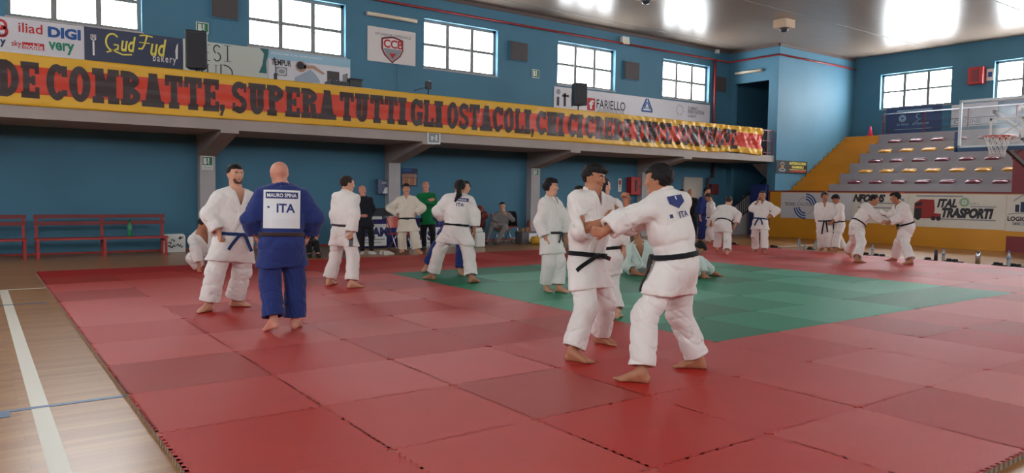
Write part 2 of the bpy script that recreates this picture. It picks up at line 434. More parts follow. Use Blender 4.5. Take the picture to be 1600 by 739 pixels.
class Field:
    def __init__(s, lo, hi, h):
        s.lo = np.asarray(lo, float)-3*h; s.h = h
        s.n = np.ceil((np.asarray(hi, float)+3*h-s.lo)/h).astype(int)+1
        s.v = np.full(s.n, 1.0, np.float32)
        s.ax = [(s.lo[i]+np.arange(s.n[i])*h).astype(np.float32) for i in range(3)]
    def copy(s):
        c = Field.__new__(Field); c.lo = s.lo; c.h = s.h; c.n = s.n; c.ax = s.ax; c.v = s.v.copy(); return c
    def sub(s, lo, hi):
        q = s.sl(lo, hi); c = Field.__new__(Field); c.h = s.h; c.ax = [s.ax[i][q[i]] for i in range(3)]; c.n = np.array([len(a) for a in c.ax]); c.lo = np.array([a[0] for a in c.ax], float)
        c.v = np.full(c.n, 1.0, np.float32); c.q = q; return c
    def merge(s, c, k): s.blend(c.q, c.v, k, 'u')
    def sl(s, lo, hi):
        a = np.clip(np.floor((np.asarray(lo)-s.lo)/s.h).astype(int), 0, s.n); b = np.clip(np.ceil((np.asarray(hi)-s.lo)/s.h).astype(int)+1, 0, s.n)
        return tuple(slice(int(a[i]), int(b[i])) for i in range(3))
    def pts(s, sl):
        return (s.ax[0][sl[0]][:, None, None], s.ax[1][sl[1]][None, :, None], s.ax[2][sl[2]][None, None, :])
    def all(s): return (slice(0, s.n[0]), slice(0, s.n[1]), slice(0, s.n[2]))
    def blend(s, sl, d, k, op):
        a = s.v[sl]
        if op == 'u':
            if k > 0:
                h = np.maximum(k-np.abs(a-d), 0)/k; s.v[sl] = np.minimum(a, d)-h*h*k*.25
            else: s.v[sl] = np.minimum(a, d)
        elif op == 's':      # subtract
            d = -d
            if k > 0:
                h = np.maximum(k-np.abs(a-d), 0)/k; s.v[sl] = np.maximum(a, d)+h*h*k*.25
            else: s.v[sl] = np.maximum(a, d)
    def cone(s, a, b, ra, rb, k=.02, n=None, f=1.0, op='u', pad=None):
        """round cone a->b; flattened by f (<1) along direction n"""
        a = np.asarray(a, float); b = np.asarray(b, float); R = max(ra, rb)
        pad = (R+k+4*s.h+.02) if pad is None else R+pad
        sl = s.sl(np.minimum(a, b)-pad, np.maximum(a, b)+pad)
        if any(q.stop <= q.start for q in sl): return s
        X, Y, Z = s.pts(sl)
        ba = b-a; L2 = float(ba@ba)+1e-12
        dx = X-a[0]; dy = Y-a[1]; dz = Z-a[2]
        if n is not None and f != 1.0:
            n = nrm(n); n = nrm(n-ba*(n@ba)/L2) if L2 > 1e-8 else n
            q = (dx*n[0]+dy*n[1]+dz*n[2])*np.float32(1/f-1)
            dx = dx+n[0]*q; dy = dy+n[1]*q; dz = dz+n[2]*q
        t = np.clip((dx*ba[0]+dy*ba[1]+dz*ba[2])/L2, 0, 1)
        d = np.sqrt((dx-ba[0]*t)**2+(dy-ba[1]*t)**2+(dz-ba[2]*t)**2)-(ra+(rb-ra)*t)
        if n is not None and f < 1.0: d = d*np.float32(f**.5)
        s.blend(sl, d.astype(np.float32), k, op); return s
    def ell(s, c, ax, r, k=.015, op='u'):
        """ellipsoid with axes ax (3 unit vectors) and radii r"""
        c = np.asarray(c, float); pad = max(r)+k+4*s.h
        sl = s.sl(c-pad, c+pad); X, Y, Z = s.pts(sl)
        dx = X-c[0]; dy = Y-c[1]; dz = Z-c[2]; q = 0; g = 0
        for a, rr in zip(ax, r):
            u = dx*a[0]+dy*a[1]+dz*a[2]; q = q+(u/rr)**2; g = g+(u/rr**2)**2
        q = np.sqrt(q); d = q*(q-1)/np.maximum(np.sqrt(g), 1e-6)
        s.blend(sl, d.astype(np.float32), k, op); return s
    def half(s, p, n, k=0.0, lo=None, hi=None):
        """cut away everything on the side n points to"""
        sl = s.all() if lo is None else s.sl(lo, hi)
        X, Y, Z = s.pts(sl); n = nrm(n)
        d = (X-p[0])*n[0]+(Y-p[1])*n[1]+(Z-p[2])*n[2]
        s.blend(sl, -d.astype(np.float32), k, 's'); return s
    def noise(s, amp, scale, seed=0, aniso=(1, 1, 1)):
        """soft cloth folds"""
        r = np.random.RandomState(seed); X, Y, Z = s.pts(s.all())
        m = np.abs(s.v) < 4*s.h+amp*3
        ix = np.nonzero(m)
        x = s.ax[0][ix[0]]*aniso[0]; y = s.ax[1][ix[1]]*aniso[1]; z = s.ax[2][ix[2]]*aniso[2]
        w = np.zeros_like(x); ph = r.rand(3)*6.28
        wx = x+.35/scale*np.sin(z*scale*1.3+ph[0])+.2/scale*np.sin(y*scale*2.1+ph[1]); wz = z+.35/scale*np.sin(x*scale*1.1+ph[2]); wy = y+.3/scale*np.sin(z*scale*.9+ph[1])
        for i in range(5):
            k = nrm(r.randn(3)*A3(1, 1, 1.1))*scale*(.8+.55*i); p = r.rand()*6.28
            q = wx*k[0]+wy*k[1]+wz*k[2]+p; mask = .5+.5*np.sin(x*5.1*(i+1)+y*4.3+z*6.7*(1+.3*i)+p*3)
            w += (1-np.abs(np.sin(.5*q)))**3*2.2*mask/(1+.25*i)
        s.v[ix] += (amp*(w*.75-.35)).astype(np.float32)
        return s
    def mesh(s):
        v = s.v; ins = v < 0; n = s.n-1
        c = [ins[i:i+n[0], j:j+n[1], k:k+n[2]] for i in (0,1) for j in (0,1) for k in (0,1)]
        cnt = sum(x.astype(np.int8) for x in c); act = (cnt > 0) & (cnt < 8)
        idx = np.full(n, -1, np.int32); I = np.nonzero(act); m = len(I[0]); idx[I] = np.arange(m)
        P = np.zeros((m, 3)); W = np.zeros(m)
        cor = [(i,j,k) for i in (0,1) for j in (0,1) for k in (0,1)]
        cv = {q: v[I[0]+q[0], I[1]+q[1], I[2]+q[2]].astype(np.float64) for q in cor}
        for a in cor:
            for ax_ in range(3):
                if a[ax_] == 0:
                    b = list(a); b[ax_] = 1; b = tuple(b); va = cv[a]; vb = cv[b]; cr = (va < 0) != (vb < 0)
                    t = np.where(cr, va/np.where(cr, va-vb, 1), 0)
                    q = np.zeros((m, 3)); q[:] = a; q[:, ax_] += t
                    P[cr] += q[cr]; W[cr] += 1
        P = P/W[:, None]; P = (P+np.stack(I, 1))*s.h+s.lo
        F = []
        for ax_ in range(3):
            o = [i for i in range(3) if i != ax_]
            sa = [slice(1, -1)]*3; sb = [slice(1, -1)]*3
            sa[ax_] = slice(0, s.n[ax_]-1); sb[ax_] = slice(1, s.n[ax_])
            A = ins[tuple(sa)]; B = ins[tuple(sb)]; E = np.nonzero(A != B)
            base = [E[0].copy(), E[1].copy(), E[2].copy()]
            for i in o: base[i] += 1
            def g(du, dv):
                q = [base[0].copy(), base[1].copy(), base[2].copy()]; q[o[0]] -= du; q[o[1]] -= dv
                return idx[q[0], q[1], q[2]]
            Q = np.stack([g(1,1), g(0,1), g(0,0), g(1,0)], 1)
            fl = A[E]
            if ax_ == 1: fl = ~fl
            Q[~fl] = Q[~fl][:, ::-1]
            F.append(Q)
        F = np.concatenate(F); F = F[(F >= 0).all(1)]
        # two light smoothing passes
        e = np.concatenate([F[:, [0,1]], F[:, [1,2]], F[:, [2,3]], F[:, [3,0]]])
        for _ in range(2):
            S = np.zeros_like(P); C = np.zeros(m)
            for q in range(3): S[:, q] = np.bincount(e[:, 0], P[e[:, 1], q], m)+np.bincount(e[:, 1], P[e[:, 0], q], m)
            C = np.bincount(e[:, 0], minlength=m)+np.bincount(e[:, 1], minlength=m)
            P = P*.5+.5*S/np.maximum(C, 1)[:, None]
        return P, F
    def build(s, name, m, parent=None, origin=(0,0,0)):
        P, F = s.mesh(); P = P-np.asarray(origin)
        me = bpy.data.meshes.new(name); me.vertices.add(len(P)); me.vertices.foreach_set('co', P.astype(np.float32).ravel())
        me.loops.add(F.size); me.loops.foreach_set('vertex_index', F.ravel().astype(np.int32))
        me.polygons.add(len(F)); me.polygons.foreach_set('loop_start', np.arange(0, F.size, 4, dtype=np.int32))
        me.polygons.foreach_set('use_smooth', np.ones(len(F), bool))
        me.materials.append(m); me.update(calc_edges=True); me.validate()
        o = bpy.data.objects.new(name, me); link(o, parent)
        return o

def ik(a, c, l1, l2, pole):
    """middle joint between a and c"""
    d = c-a; D = np.linalg.norm(d); u = d/D
    if D >= (l1+l2)*.999: return a+d*l1/(l1+l2)
    x = (l1*l1-l2*l2+D*D)/(2*D); h = math.sqrt(max(l1*l1-x*x, 0))
    p = pole-u*(pole@u); return a+u*x+nrm(p)*h

# colours of people
def skin(name, c): return mat('skin_'+name, c, .5, bump=.05, bscale=120, var=.07, vscale=9, spec=.4)
SKIN = {'light': skin('light', srgb(206, 150, 122)), 'tan': skin('tan', srgb(176, 118, 88)), 'pink': skin('pink', srgb(208, 142, 120))}
def cloth(name, c, rough=.85, b=.10, bs=220): return mat(name, c, rough, bump=b, bscale=bs, var=.04, vscale=5, spec=.25, sheen=.15)
CL = {'white': cloth('white_judo_cotton', srgb(230, 222, 216)), 'cream': cloth('cream_judo_cotton', srgb(226, 216, 198)), 'mint': cloth('mint_white_judo_cotton', srgb(206, 214, 206)),  # mint is white cotton with a slight green tone
      'blue': cloth('blue_judo_cotton', srgb(40, 54, 112)), 'black': cloth('black_cotton', srgb(20, 20, 24)), 'navy': cloth('navy_cotton', srgb(26, 34, 62)), 'dark': cloth('dark_jacket_cloth', srgb(24, 28, 38)),
      'green': cloth('green_tracksuit', srgb(10, 112, 62)), 'grey': cloth('grey_tracksuit', srgb(128, 124, 122)), 'beltblue': cloth('blue_belt', srgb(34, 56, 104)), 'brown': cloth('brown_belt', srgb(60, 42, 44)),
      'charcoal': cloth('charcoal_cloth', srgb(48, 46, 48)), 'maroon': cloth('maroon_cloth', srgb(92, 30, 34))}
HAIR = {'black': mat('black_hair', srgb(20, 16, 15), .6, bump=.6, bscale=90, spec=.3), 'brown': mat('brown_hair', srgb(48, 34, 28), .6, bump=.6, bscale=90, spec=.3),
        'grey': mat('grey_hair', srgb(120, 112, 108), .65, bump=.5, bscale=90)}
M_EYE = mat('eye_white', srgb(225, 220, 214), .3); M_IRIS = mat('dark_iris', srgb(38, 24, 18), .3); M_LIP = mat('lip_skin', srgb(158, 84, 74), .5)
M_SHOE = mat('white_shoe', srgb(215, 210, 205), .6); M_SHOEB = mat('black_shoe', srgb(22, 22, 24), .5); M_SOCK = cloth('white_sock', srgb(224, 222, 218))

class Person:
    """builds one figure: skin mesh on top, clothes and hair as its children.
    Pixels give where a joint lies in the frame of the solved camera; bone lengths give its depth."""
    def __init__(s, label, feet, pelvis, neck, head, face=0, chest=None, hips=None, look=None, tilt=0, H=1.75, g=1.0,
                 armL=None, armR=None, kneeL=None, kneeR=None, footdir=(None, None), lift=(0, 0), depth=0.0, pd=0.0, nd=0.0, hd=0.0,
                 skin='light', hair='short', haircol='black', floor=0.0, vox=None, knees=(None, None), roll=0, feetd=(0, 0), headf=0.03, kneeout=.15, bend=1.012):
        s.bend = bend
        s.label = label; s.H = H; s.g = g; s.k = H/1.75; s.hair = hair; s.haircol = haircol; s.skin = SKIN[skin]
        c0 = [tonp(on_z(px, py, floor)) for px, py in feet]     # heel/sole contact points
        s.floor = floor
        mid = (c0[0]+c0[1])/2; s.dep = depth_of(mid)+depth
        if depth:  # feet hidden or off: keep them at the body's depth
            pass
        los = mid-tonp(CAM); los[2] = 0; s.cb = nrm(los); s.cr = nrm(np.cross(s.cb, A3(0,0,1))); s.up = A3(0,0,1)
        D = lambda deg: -s.cb*math.cos(math.radians(deg))+s.cr*math.sin(math.radians(deg))
        s.D = D
        chest = face if chest is None else chest; hips = face if hips is None else hips; look = face if look is None else look
        s.P = tonp(at_depth(*pelvis, s.dep+pd)); s.N = tonp(at_depth(*neck, s.dep+nd)); s.Hc = tonp(at_depth(*head, s.dep+nd+hd))
        s.hf_ = D(hips); s.cf_ = D(chest)
        s.t = nrm(s.N-s.P)
        s.f = nrm(s.cf_-s.t*(s.cf_@s.t)); s.s = nrm(np.cross(s.t, s.f))        # s points to the person's left
        s.pf = nrm(s.hf_-s.t*(s.hf_@s.t)*.6); s.ps = nrm(np.cross(A3(0,0,1), s.pf))
        k = s.k
        sw = .166*k*(1+(g-1)*.35)
        s.shL = s.N-s.t*.088*k+s.s*sw; s.shR = s.N-s.t*.088*k-s.s*sw
        hw = .09*k*(1+(g-1)*.4)
        s.hipL = s.P+s.ps*hw-s.t*.02; s.hipR = s.P-s.ps*hw-s.t*.02
        lf = D(look); s.hf = nrm(lf-A3(0,0,1)*math.tan(math.radians(tilt)))
        hs0 = np.cross(A3(0,0,1), lf); s.hs = nrm(hs0+A3(0,0,1)*math.sin(math.radians(roll))); s.hs = nrm(s.hs-s.hf*(s.hs@s.hf)); s.hu = nrm(np.cross(s.hf, s.hs))
        # legs
        s.legs = []
        for i, (c, hip, kn, fd) in enumerate(zip(c0, (s.hipL, s.hipR), (kneeL, kneeR), footdir)):
            fdir = D(fd) if fd is not None else s.hf_
            ank = c+A3(0,0,1)*(.075*k+lift[i])
            l1, l2 = .245*H, .246*H
            if kn is None:
                sc_ = np.linalg.norm(ank-hip)*s.bend/(l1+l2); l1 *= sc_; l2 *= sc_
            out = s.ps*(1 if i == 0 else -1)
            if kn is not None and len(kn) == 3: kj = s.joint(hip, kn[:2], l1, kn[2])
            else: kj = ik(hip, ank, l1, l2, fdir*.75+s.pf*.5+out*kneeout)
            s.legs.append(dict(hip=hip, knee=kj, ank=ank, fd=fdir, c=c, lift=lift[i], out=out))
        # arms
        s.arms = []
        for i, (a, sh) in enumerate(((armL, s.shL), (armR, s.shR))):
            a = a or {}
            la, lb = .178*H, .150*H
            if 'e' in a: el = s.joint(sh, a['e'][:2], la, a['e'][2])
            else: el = sh-s.t*la*.95+s.s*(1 if i == 0 else -1)*.06
            if 'w' in a: wr = s.joint(el, a['w'][:2], lb, a['w'][2])
            else: wr = el-A3(0,0,1)*lb*.95+s.f*.06
            out = s.s*(1 if i == 0 else -1)
            hd_ = nrm(wr-el)
            if 'hd' in a: q = a['hd']; hd_ = nrm(s.cr*q[0]+s.up*q[1]+s.cb*q[2])
            pn = -out
            if 'pn' in a: q = a['pn']; pn = nrm(s.cr*q[0]+s.up*q[1]+s.cb*q[2])
            pn = nrm(pn-hd_*(pn@hd_))
            s.arms.append(dict(sh=sh, el=el, wr=wr, hd=hd_, pn=pn, pose=a.get('pose', 'relax'), left=(i == 0), out=out, sleeve=a.get('sl', .72)))
        s.mid = mid; s.px = s.dep/F
        s.vs = vox if vox else min(max(.0058, s.px*1.0), .0085); s.vc = min(max(.007, s.px*1.15), .0115)
        allp = [s.P, s.N, s.Hc+s.hu*.2, s.Hc-s.hu*.2]+[l[q] for l in s.legs for q in ('knee', 'ank', 'c')]+[a[q] for a in s.arms for q in ('sh', 'el', 'wr')]+[a['wr']+a['hd']*.2 for a in s.arms]
        allp = np.array(allp); s.lo = allp.min(0)-.22; s.hi = allp.max(0)+.22; s.lo[2] = max(s.lo[2], floor-.02) if floor is not None else s.lo[2]
        s.lo[2] = floor-.01
    def joint(s, a, px, L, sgn):
        """point on the pixel's ray at distance L from a, nearer (-1) or farther (+1); |sgn|<1 shortens the depth step"""
        r = tonp(ray(*px)); C = tonp(CAM); t0 = ((a-C)@r)/(r@r); q = C+r*t0; d = np.linalg.norm(q-a)
        if d >= L: return a+(q-a)*min(1.0, L*1.12/d) if d > L*1.12 else q
        return q+nrm(r)*math.sqrt(L*L-d*d)*sgn
    # ---------------- skin
    def hand(s, F_, a):
        k = s.k; W = a['wr']; d = a['hd']; n = a['pn']; t = nrm(np.cross(d, n))*(1 if a['left'] else -1)
        # thumb side: for a left hand hanging with its palm inwards the thumb points forward
        if t@s.f < 0 and abs(t@s.f) > .3 and 'hang' in a: t = -t
        if a.get('flip'): t = -t
        cur = {'relax': (18, 28, 20), 'fist': (72, 92, 60), 'flat': (4, 6, 4), 'grip': (50, 75, 50)}[a['pose']]
        off = (.031, .0105, -.0105, -.030); ln = (.070, .078, .072, .056); ml = (.088, .092, .088, .080); rr = (.0098, .0100, .0094, .0084)
        for o, L, m, r in zip(off, ln, ml, rr):
            K = W+d*m*k+t*o*k
            F_.cone(W+t*o*.55*k, K, .0165*k, .0125*k, .012)
            p = K; ang = 0
            for fr, c in zip((.44, .31, .25), cur):
                ang += math.radians(c); v = d*math.cos(ang)+n*math.sin(ang); q = p+v*L*fr*k
                F_.cone(p, q, r*k, r*.9*k, .003); p = q; r *= .93
        b = W+d*.022*k+t*.024*k
        tip = {'fist': (d*.55+t*.35+n*.75), 'grip': (d*.6+t*.3+n*.7)}.get(a['pose'], d*.72+t*.62+n*.3)
        m1 = b+nrm(d*.6+t*.7+n*.35)*.044*k; m2 = m1+nrm(tip)*.034*k; m3 = m2+nrm(tip-t*.4+n*.2)*.024*k
        F_.cone(b, m1, .017*k, .0125*k, .010); F_.cone(m1, m2, .0115*k, .0105*k, .003); F_.cone(m2, m3, .0105*k, .0085*k, .003)
    def body(s, shoes=False):
        k = s.k; g = s.g; F_ = Field(s.lo, s.hi, s.vs); P, N, t, f, sd = s.P, s.N, s.t, s.f, s.s
        tl = np.linalg.norm(N-P)
        # trunk
        F_.cone(P-s.ps*.05*k, P+s.ps*.05*k, .105*k*g, .105*k*g, .03, n=s.pf, f=.85)
        F_.cone(P, P+t*tl*.42, .118*k*g, .112*k*g, .05, n=f, f=.78)
        F_.cone(P+t*tl*.40-sd*.05*k, P+t*tl*.80-sd*.06*k, .10*k*g, .095*k*g, .05, n=f, f=.82)
        F_.cone(P+t*tl*.40+sd*.05*k, P+t*tl*.80+sd*.06*k, .10*k*g, .095*k*g, .05, n=f, f=.82)
        F_.cone(s.shL, s.shR, .055*k, .055*k, .04)
        F_.cone(N-t*.04*k-sd*.07*k, N+t*.02*k, .04*k, .052*k, .04); F_.cone(N-t*.04*k+sd*.07*k, N+t*.02*k, .04*k, .052*k, .04)
        # neck and head
        hk = (1+(k-1)*.5)*1.0
        skull = s.Hc-s.hu*.06*hk-s.hf*.015*hk
        F_.cone(N-t*.03, skull, .060*k*(1+(g-1)*.5), .056*k*(1+(g-1)*.5), .03)
        H = s.Hc; hf, hu, hs = s.hf, s.hu, s.hs; ax = (hs, hf, hu); gg = 1+(g-1)*.3
        F_.ell(H+hu*.022*hk-hf*.012*hk, ax, (.077*hk*gg, .096*hk, .088*hk), .02)
        F_.cone(H+hu*.0*hk+hf*.022*hk, H+hf*.050*hk-hu*.078*hk, .068*hk*gg, .040*hk*gg, .035, n=hs, f=.98)
        F_.cone(H+hf*.060*hk-hu*.092*hk-hs*.012, H+hf*.060*hk-hu*.092*hk+hs*.012, .023*hk, .023*hk, .02)
        for q in (-1, 1):
            F_.cone(H+hs*q*.052*hk*gg-hu*.035*hk-hf*.005, H+hs*q*.03*hk+hf*.045*hk-hu*.085*hk, .024*hk, .018*hk, .03)          # jaw
            F_.ell(H+hs*q*.040*hk+hf*.070*hk-hu*.022*hk, ax, (.022*hk, .018*hk, .02*hk), .02)                                       # cheek
            F_.ell(H+hs*q*.031*hk+hf*.097*hk+hu*.006*hk, ax, (.017*hk, .013*hk, .011*hk), .012, op='s')                            # eye socket
            F_.ell(H+hs*q*.031*hk+hf*.078*hk+hu*.005*hk, ax, (.0125*hk, .012*hk, .0115*hk), .003)                                   # eyeball lid
            F_.ell(H+hs*q*.079*hk*gg-hf*.008*hk-hu*.008*hk, (hs, nrm(hf+hs*q*.5), hu), (.010*hk, .019*hk, .031*hk), .006)        # ear
            F_.cone(H+hs*q*.008*hk+hf*.102*hk-hu*.030*hk, H+hs*q*.013*hk+hf*.094*hk-hu*.032*hk, .008*hk, .007*hk, .006)             # nostril wing
        F_.cone(H+hs*.035*hk+hf*.079*hk+hu*.024*hk, H-hs*.035*hk+hf*.079*hk+hu*.024*hk, .011*hk, .011*hk, .012)                       # brow
        F_.cone(H+hf*.090*hk+hu*.012*hk, H+hf*.110*hk-hu*.026*hk, .008*hk, .0115*hk, .010)                                            # nose
        F_.cone(H+hs*.017*hk+hf*.088*hk-hu*.056*hk, H-hs*.017*hk+hf*.088*hk-hu*.056*hk, .009*hk, .009*hk, .010)                       # mouth
        # arms
        ga = 1+(g-1)*.6
        for a in s.arms:
            F_.cone(a['sh'], a['el'], .054*k*ga, .041*k*ga, .03)
            m = a['el']+(a['wr']-a['el'])*.3
            F_.cone(a['el'], m, .040*k*ga, .043*k*ga, .02); F_.cone(m, a['wr'], .043*k*ga, .027*k*ga, .02, n=a['pn'], f=.86)
            s.hand(F_, a)
        # legs
        for l in s.legs:
            F_.cone(l['hip'], l['knee'], .088*k*ga, .056*k*ga, .03)
            m = l['knee']+(l['ank']-l['knee'])*.32-l['fd']*.012
            F_.cone(l['knee'], m, .054*k*ga, .058*k*ga, .02); F_.cone(m, l['ank'], .058*k*ga, .036*k, .02)
            if not shoes: s.foot(F_, l)
            else:
                F_.cone(l['ank'], l['ank']-A3(0,0,1)*.03, .034*k, .034*k, .01)
        o = F_.build('person', s.skin, None, s.mid); o.location = s.mid
        tag(o, s.label, 'person'); s.obj = o; s.fieldlo = F_.lo
        me = o.data; vs = [v.co.copy() for v in me.vertices]; s.bvh = BVHTree.FromPolygons(vs, [tuple(p.vertices) for p in me.polygons])
        return s
    def foot(s, F_, l, r=1.0, flat=True):
        k = s.k; ank = l['ank']; fd = l['fd']; up = A3(0,0,1); c = l['c']; L = .148*s.H; side = nrm(np.cross(up, fd)); inn = -l['out']
        z0 = s.floor; li = l['lift']
        heel = ank-up*(.045*k)-fd*.028*k
        ball = A3(ank[0], ank[1], z0+.020*k)+fd*(L*.58)*(1 if li < .12 else .75)
        if li >= .15: ball = ank-up*.11-fd*-.10       # raised foot
        F_.cone(ank, heel, .036*k*r, .031*k*r, .02)
        F_.cone(ank+up*.0+fd*.01, ball+side*.018*k, .036*k*r, .019*k*r, .025); F_.cone(ank+fd*.01, ball-side*.022*k, .034*k*r, .018*k*r, .025)
        F_.cone(heel, ball, .029*k*r, .02*k*r, .02)
        inside = 1 if inn@side > 0 else -1
        for i in range(5):
            o = (.034-.0165*i)*k*inside; Lt = (.052, .048, .042, .036, .030)[i]*k; rr = (.0135, .0095, .009, .0085, .008)[i]*k
            b = ball+side*o*.95-fd*(.004*i)*k; dn = -up*.004 if li < .05 else up*0
            F_.cone(b-fd*.02, b+fd*Lt+dn, rr, rr*.9, .006)
        if li < .05: F_.half(A3(0,0,z0+.001), A3(0,0,-1), 0.0, lo=np.minimum(ank, ball)-.15, hi=np.maximum(ank, ball)+.15)
    # ---------------- clothes
    def trunkfield(s, h, infl=.040, skirt=.23, sk=1.0, cinch=True):
        """jacket without its sleeves"""
        k = s.k; g = s.g; F_ = Field(s.lo, s.hi, h); P, N, t, f, sd = s.P, s.N, s.t, s.f, s.s; tl = np.linalg.norm(N-P)
        wst = P+t*tl*.14; s.wst = wst; e = infl
        F_.cone(wst, P+t*tl*.45, .114*k*g+e*.5, .118*k*g+e*1.3, .04, n=f, f=.80)
        if skirt and cinch: F_.cone(wst+t*.062*k, wst+t*.11*k, .128*k*g+e*1.05, .125*k*g+e*1.1, .03, n=f, f=.82)
        for q in (-1, 1):
            F_.cone(P+t*tl*.42+sd*q*.045*k, P+t*tl*.80+sd*q*.062*k, .103*k*g+e, .092*k*g+e, .05, n=f, f=.84)
        F_.cone(s.shL, s.shR, .056*k+e*.45, .056*k+e*.45, .05)
        F_.cone(N-t*.075*k-sd*.10*k, N-t*.012*k, .042*k+e*.35, .050*k+e*.4, .04); F_.cone(N-t*.075*k+sd*.10*k, N-t*.012*k, .042*k+e*.35, .050*k+e*.4, .04)
        if skirt:
            dn = -t
            hem = P+dn*(skirt-.0)*k
            F_.cone(wst, P, .113*k*g+e*.5, .128*k*g+e*.8, .03, n=s.pf, f=.86)
            for l in s.legs:
                u = l['knee']-l['hip']; L = np.linalg.norm(u); w = nrm(u); q = l['hip']+w*min(skirt*k*.95, L*.7)
                F_.cone(P+l['out']*.03, q+l['out']*.008, .110*k*g+e*.7, (.092*k*(1+(g-1)*.6)+e*.85)*sk, .05)
            F_.cone(P, P+nrm((s.legs[0]['knee']+s.legs[1]['knee'])/2-P)*skirt*.9*k, .11*k*g+e, .10*k*g+e, .05, n=s.pf, f=.8)
            hd_ = nrm(((s.legs[0]['knee']+s.legs[1]['knee'])/2-P)*.6+dn*.4*np.linalg.norm(P-s.legs[0]['knee']))
            F_.half(P+hd_*skirt*k, hd_)
            s.hemd = hd_
        else:
            F_.cone(wst, P+t*tl*.02, .115*k*g+e, .128*k*g+e, .03, n=s.pf, f=.86)
            F_.half(P-t*.03, -t)
        return F_
    def jacket(s, m, infl=.040, skirt=.23, gi=True, vneck=.62, sleeve_r=1.0, fold=.013, name='jacket', sk=1.0, seed=1, open_=.055):
        k = s.k; g = s.g; h = s.vc; T = s.trunkfield(h, infl, skirt, sk); s.T = T; F_ = T.copy()
        P, N, t, f, sd = s.P, s.N, s.t, s.f, s.s; tl = np.linalg.norm(N-P); ga = 1+(g-1)*.6
        for a in s.arms:
            fr = a['sleeve']; e = infl
            end = a['el']+(a['wr']-a['el'])*fr
            G_ = F_; ends = np.array([a['sh'], a['el'], a['wr']]); F_ = G_.sub(ends.min(0)-.2, ends.max(0)+.2)
            F_.cone(a['sh'], a['el'], (.052*k*ga+e*.65)*1.0, (.046*k*ga+e*1.0)*sleeve_r, .035)
            ax = nrm(a['wr']-a['el'])
            if fr > 0:
                F_.cone(a['el'], end+ax*.03, (.046*k*ga+e*1.05)*sleeve_r, (.046*k*ga+e*(1.0 if gi else .2))*sleeve_r*(1.0 if gi else .82), .03)
                # end the sleeve flat and hollow the cuff
                R = .13; lo = np.minimum(end, end+ax*.12)-R; hi = np.maximum(end, end+ax*.12)+R
                s.capcut(F_, end, ax, .11*ga)
                hollow = gi and fr > .4
            else:
                u = nrm(a['el']-a['sh']); e2 = a['sh']+(a['el']-a['sh'])*(1+fr); s.capcut(F_, e2, u, .12*ga)
            F_.noise(fold*.8, 30, seed+7)
            if fr > .4 and gi: F_.cone(end-ax*.022, end+ax*.06, (.037*k*ga+e*.8)*sleeve_r*.78, (.037*k*ga+e*.9)*sleeve_r*.84, .0, op='s', pad=.02)
            G_.merge(F_, .05); F_ = G_
        # neck opening
        F_.cone(N-t*.0*k+f*.012, N+t*.14, (.058 if gi else .05)*k*(1+(g-1)*.4), (.075 if gi else .055)*k, .012, op='s')
        tc = P+t*tl*vneck; s.vn = vneck; s.op = open_*1.1
        if gi:
            lo, hi = s.lo, s.hi; X, Y, Z = F_.pts(F_.all())
            dx = X-tc[0]; dy = Y-tc[1]; dz = Z-tc[2]
            tt = dx*t[0]+dy*t[1]+dz*t[2]; ss = dx*sd[0]+dy*sd[1]+dz*sd[2]; ff = dx*f[0]+dy*f[1]+dz*f[2]
            top = np.linalg.norm(N-tc)
            w = np.clip(tt/top, -1, 1.3)*open_*k
            wedge = np.maximum(np.maximum(np.abs(ss)-w, -tt), -ff)
            F_.v = np.maximum(F_.v, -wedge.astype(np.float32))
        F_.noise(fold*.75, 24, seed)
        # folds where the sleeves and waist bunch up
        s.J = F_
        o = F_.build(name, m, s.obj, s.mid); s.jobj = o
        return o
    def capcut(s, F_, p, n, R):
        """remove only a disc-shaped neighbourhood beyond p along n"""
        lo = np.minimum(p, p+n*.25)-R; hi = np.maximum(p, p+n*.25)+R; sl = F_.sl(lo, hi); X, Y, Z = F_.pts(sl)
        dx = X-p[0]; dy = Y-p[1]; dz = Z-p[2]; a = dx*n[0]+dy*n[1]+dz*n[2]
        r = np.sqrt(np.maximum(dx*dx+dy*dy+dz*dz-a*a, 0)); cyl = np.maximum(np.maximum(-a, a-.24), r-R)
        F_.v[sl] = np.maximum(F_.v[sl], -cyl.astype(np.float32))
    def lapels(s, m, to=.2, w=.027):
        """crossed lapel bands and collar lying on the jacket"""
        k = s.k; P, N, t, f, sd = s.P, s.N, s.t, s.f, s.s; tl = np.linalg.norm(N-P); T = s.T
        F_ = T.copy(); X, Y, Z = F_.pts(F_.all()); dx = X-P[0]; dy = Y-P[1]; dz = Z-P[2]
        tt = dx*t[0]+dy*t[1]+dz*t[2]; ss = dx*sd[0]+dy*sd[1]+dz*sd[2]; ff = dx*f[0]+dy*f[1]+dz*f[2]
        def band(a, b):
            bx, bt = b[0]-a[0], b[1]-a[1]; L2 = bx*bx+bt*bt; q = np.clip(((ss-a[0])*bx+(tt-a[1])*bt)/L2, 0, 1)
            return np.sqrt((ss-a[0]-bx*q)**2+(tt-a[1]-bt*q)**2)-w*k
        top = tl*.985; vn = s.vn*tl
        b1 = band((s.op*k, top), (-.006*k, vn)); b2 = band((-.006*k, vn), (-.085*k, tl*to))
        b3 = band((-s.op*k, top), (.006*k, vn+.01)); b4 = band((.006*k, vn+.01), (.04*k, vn-.07*k))
        B = np.minimum(np.minimum(b1, b2), np.minimum(b3, b4)); B = np.maximum(B, -ff)
        F_.v = np.maximum(np.abs(T.v-.004)-max(.008, s.vc*1.05), B.astype(np.float32))
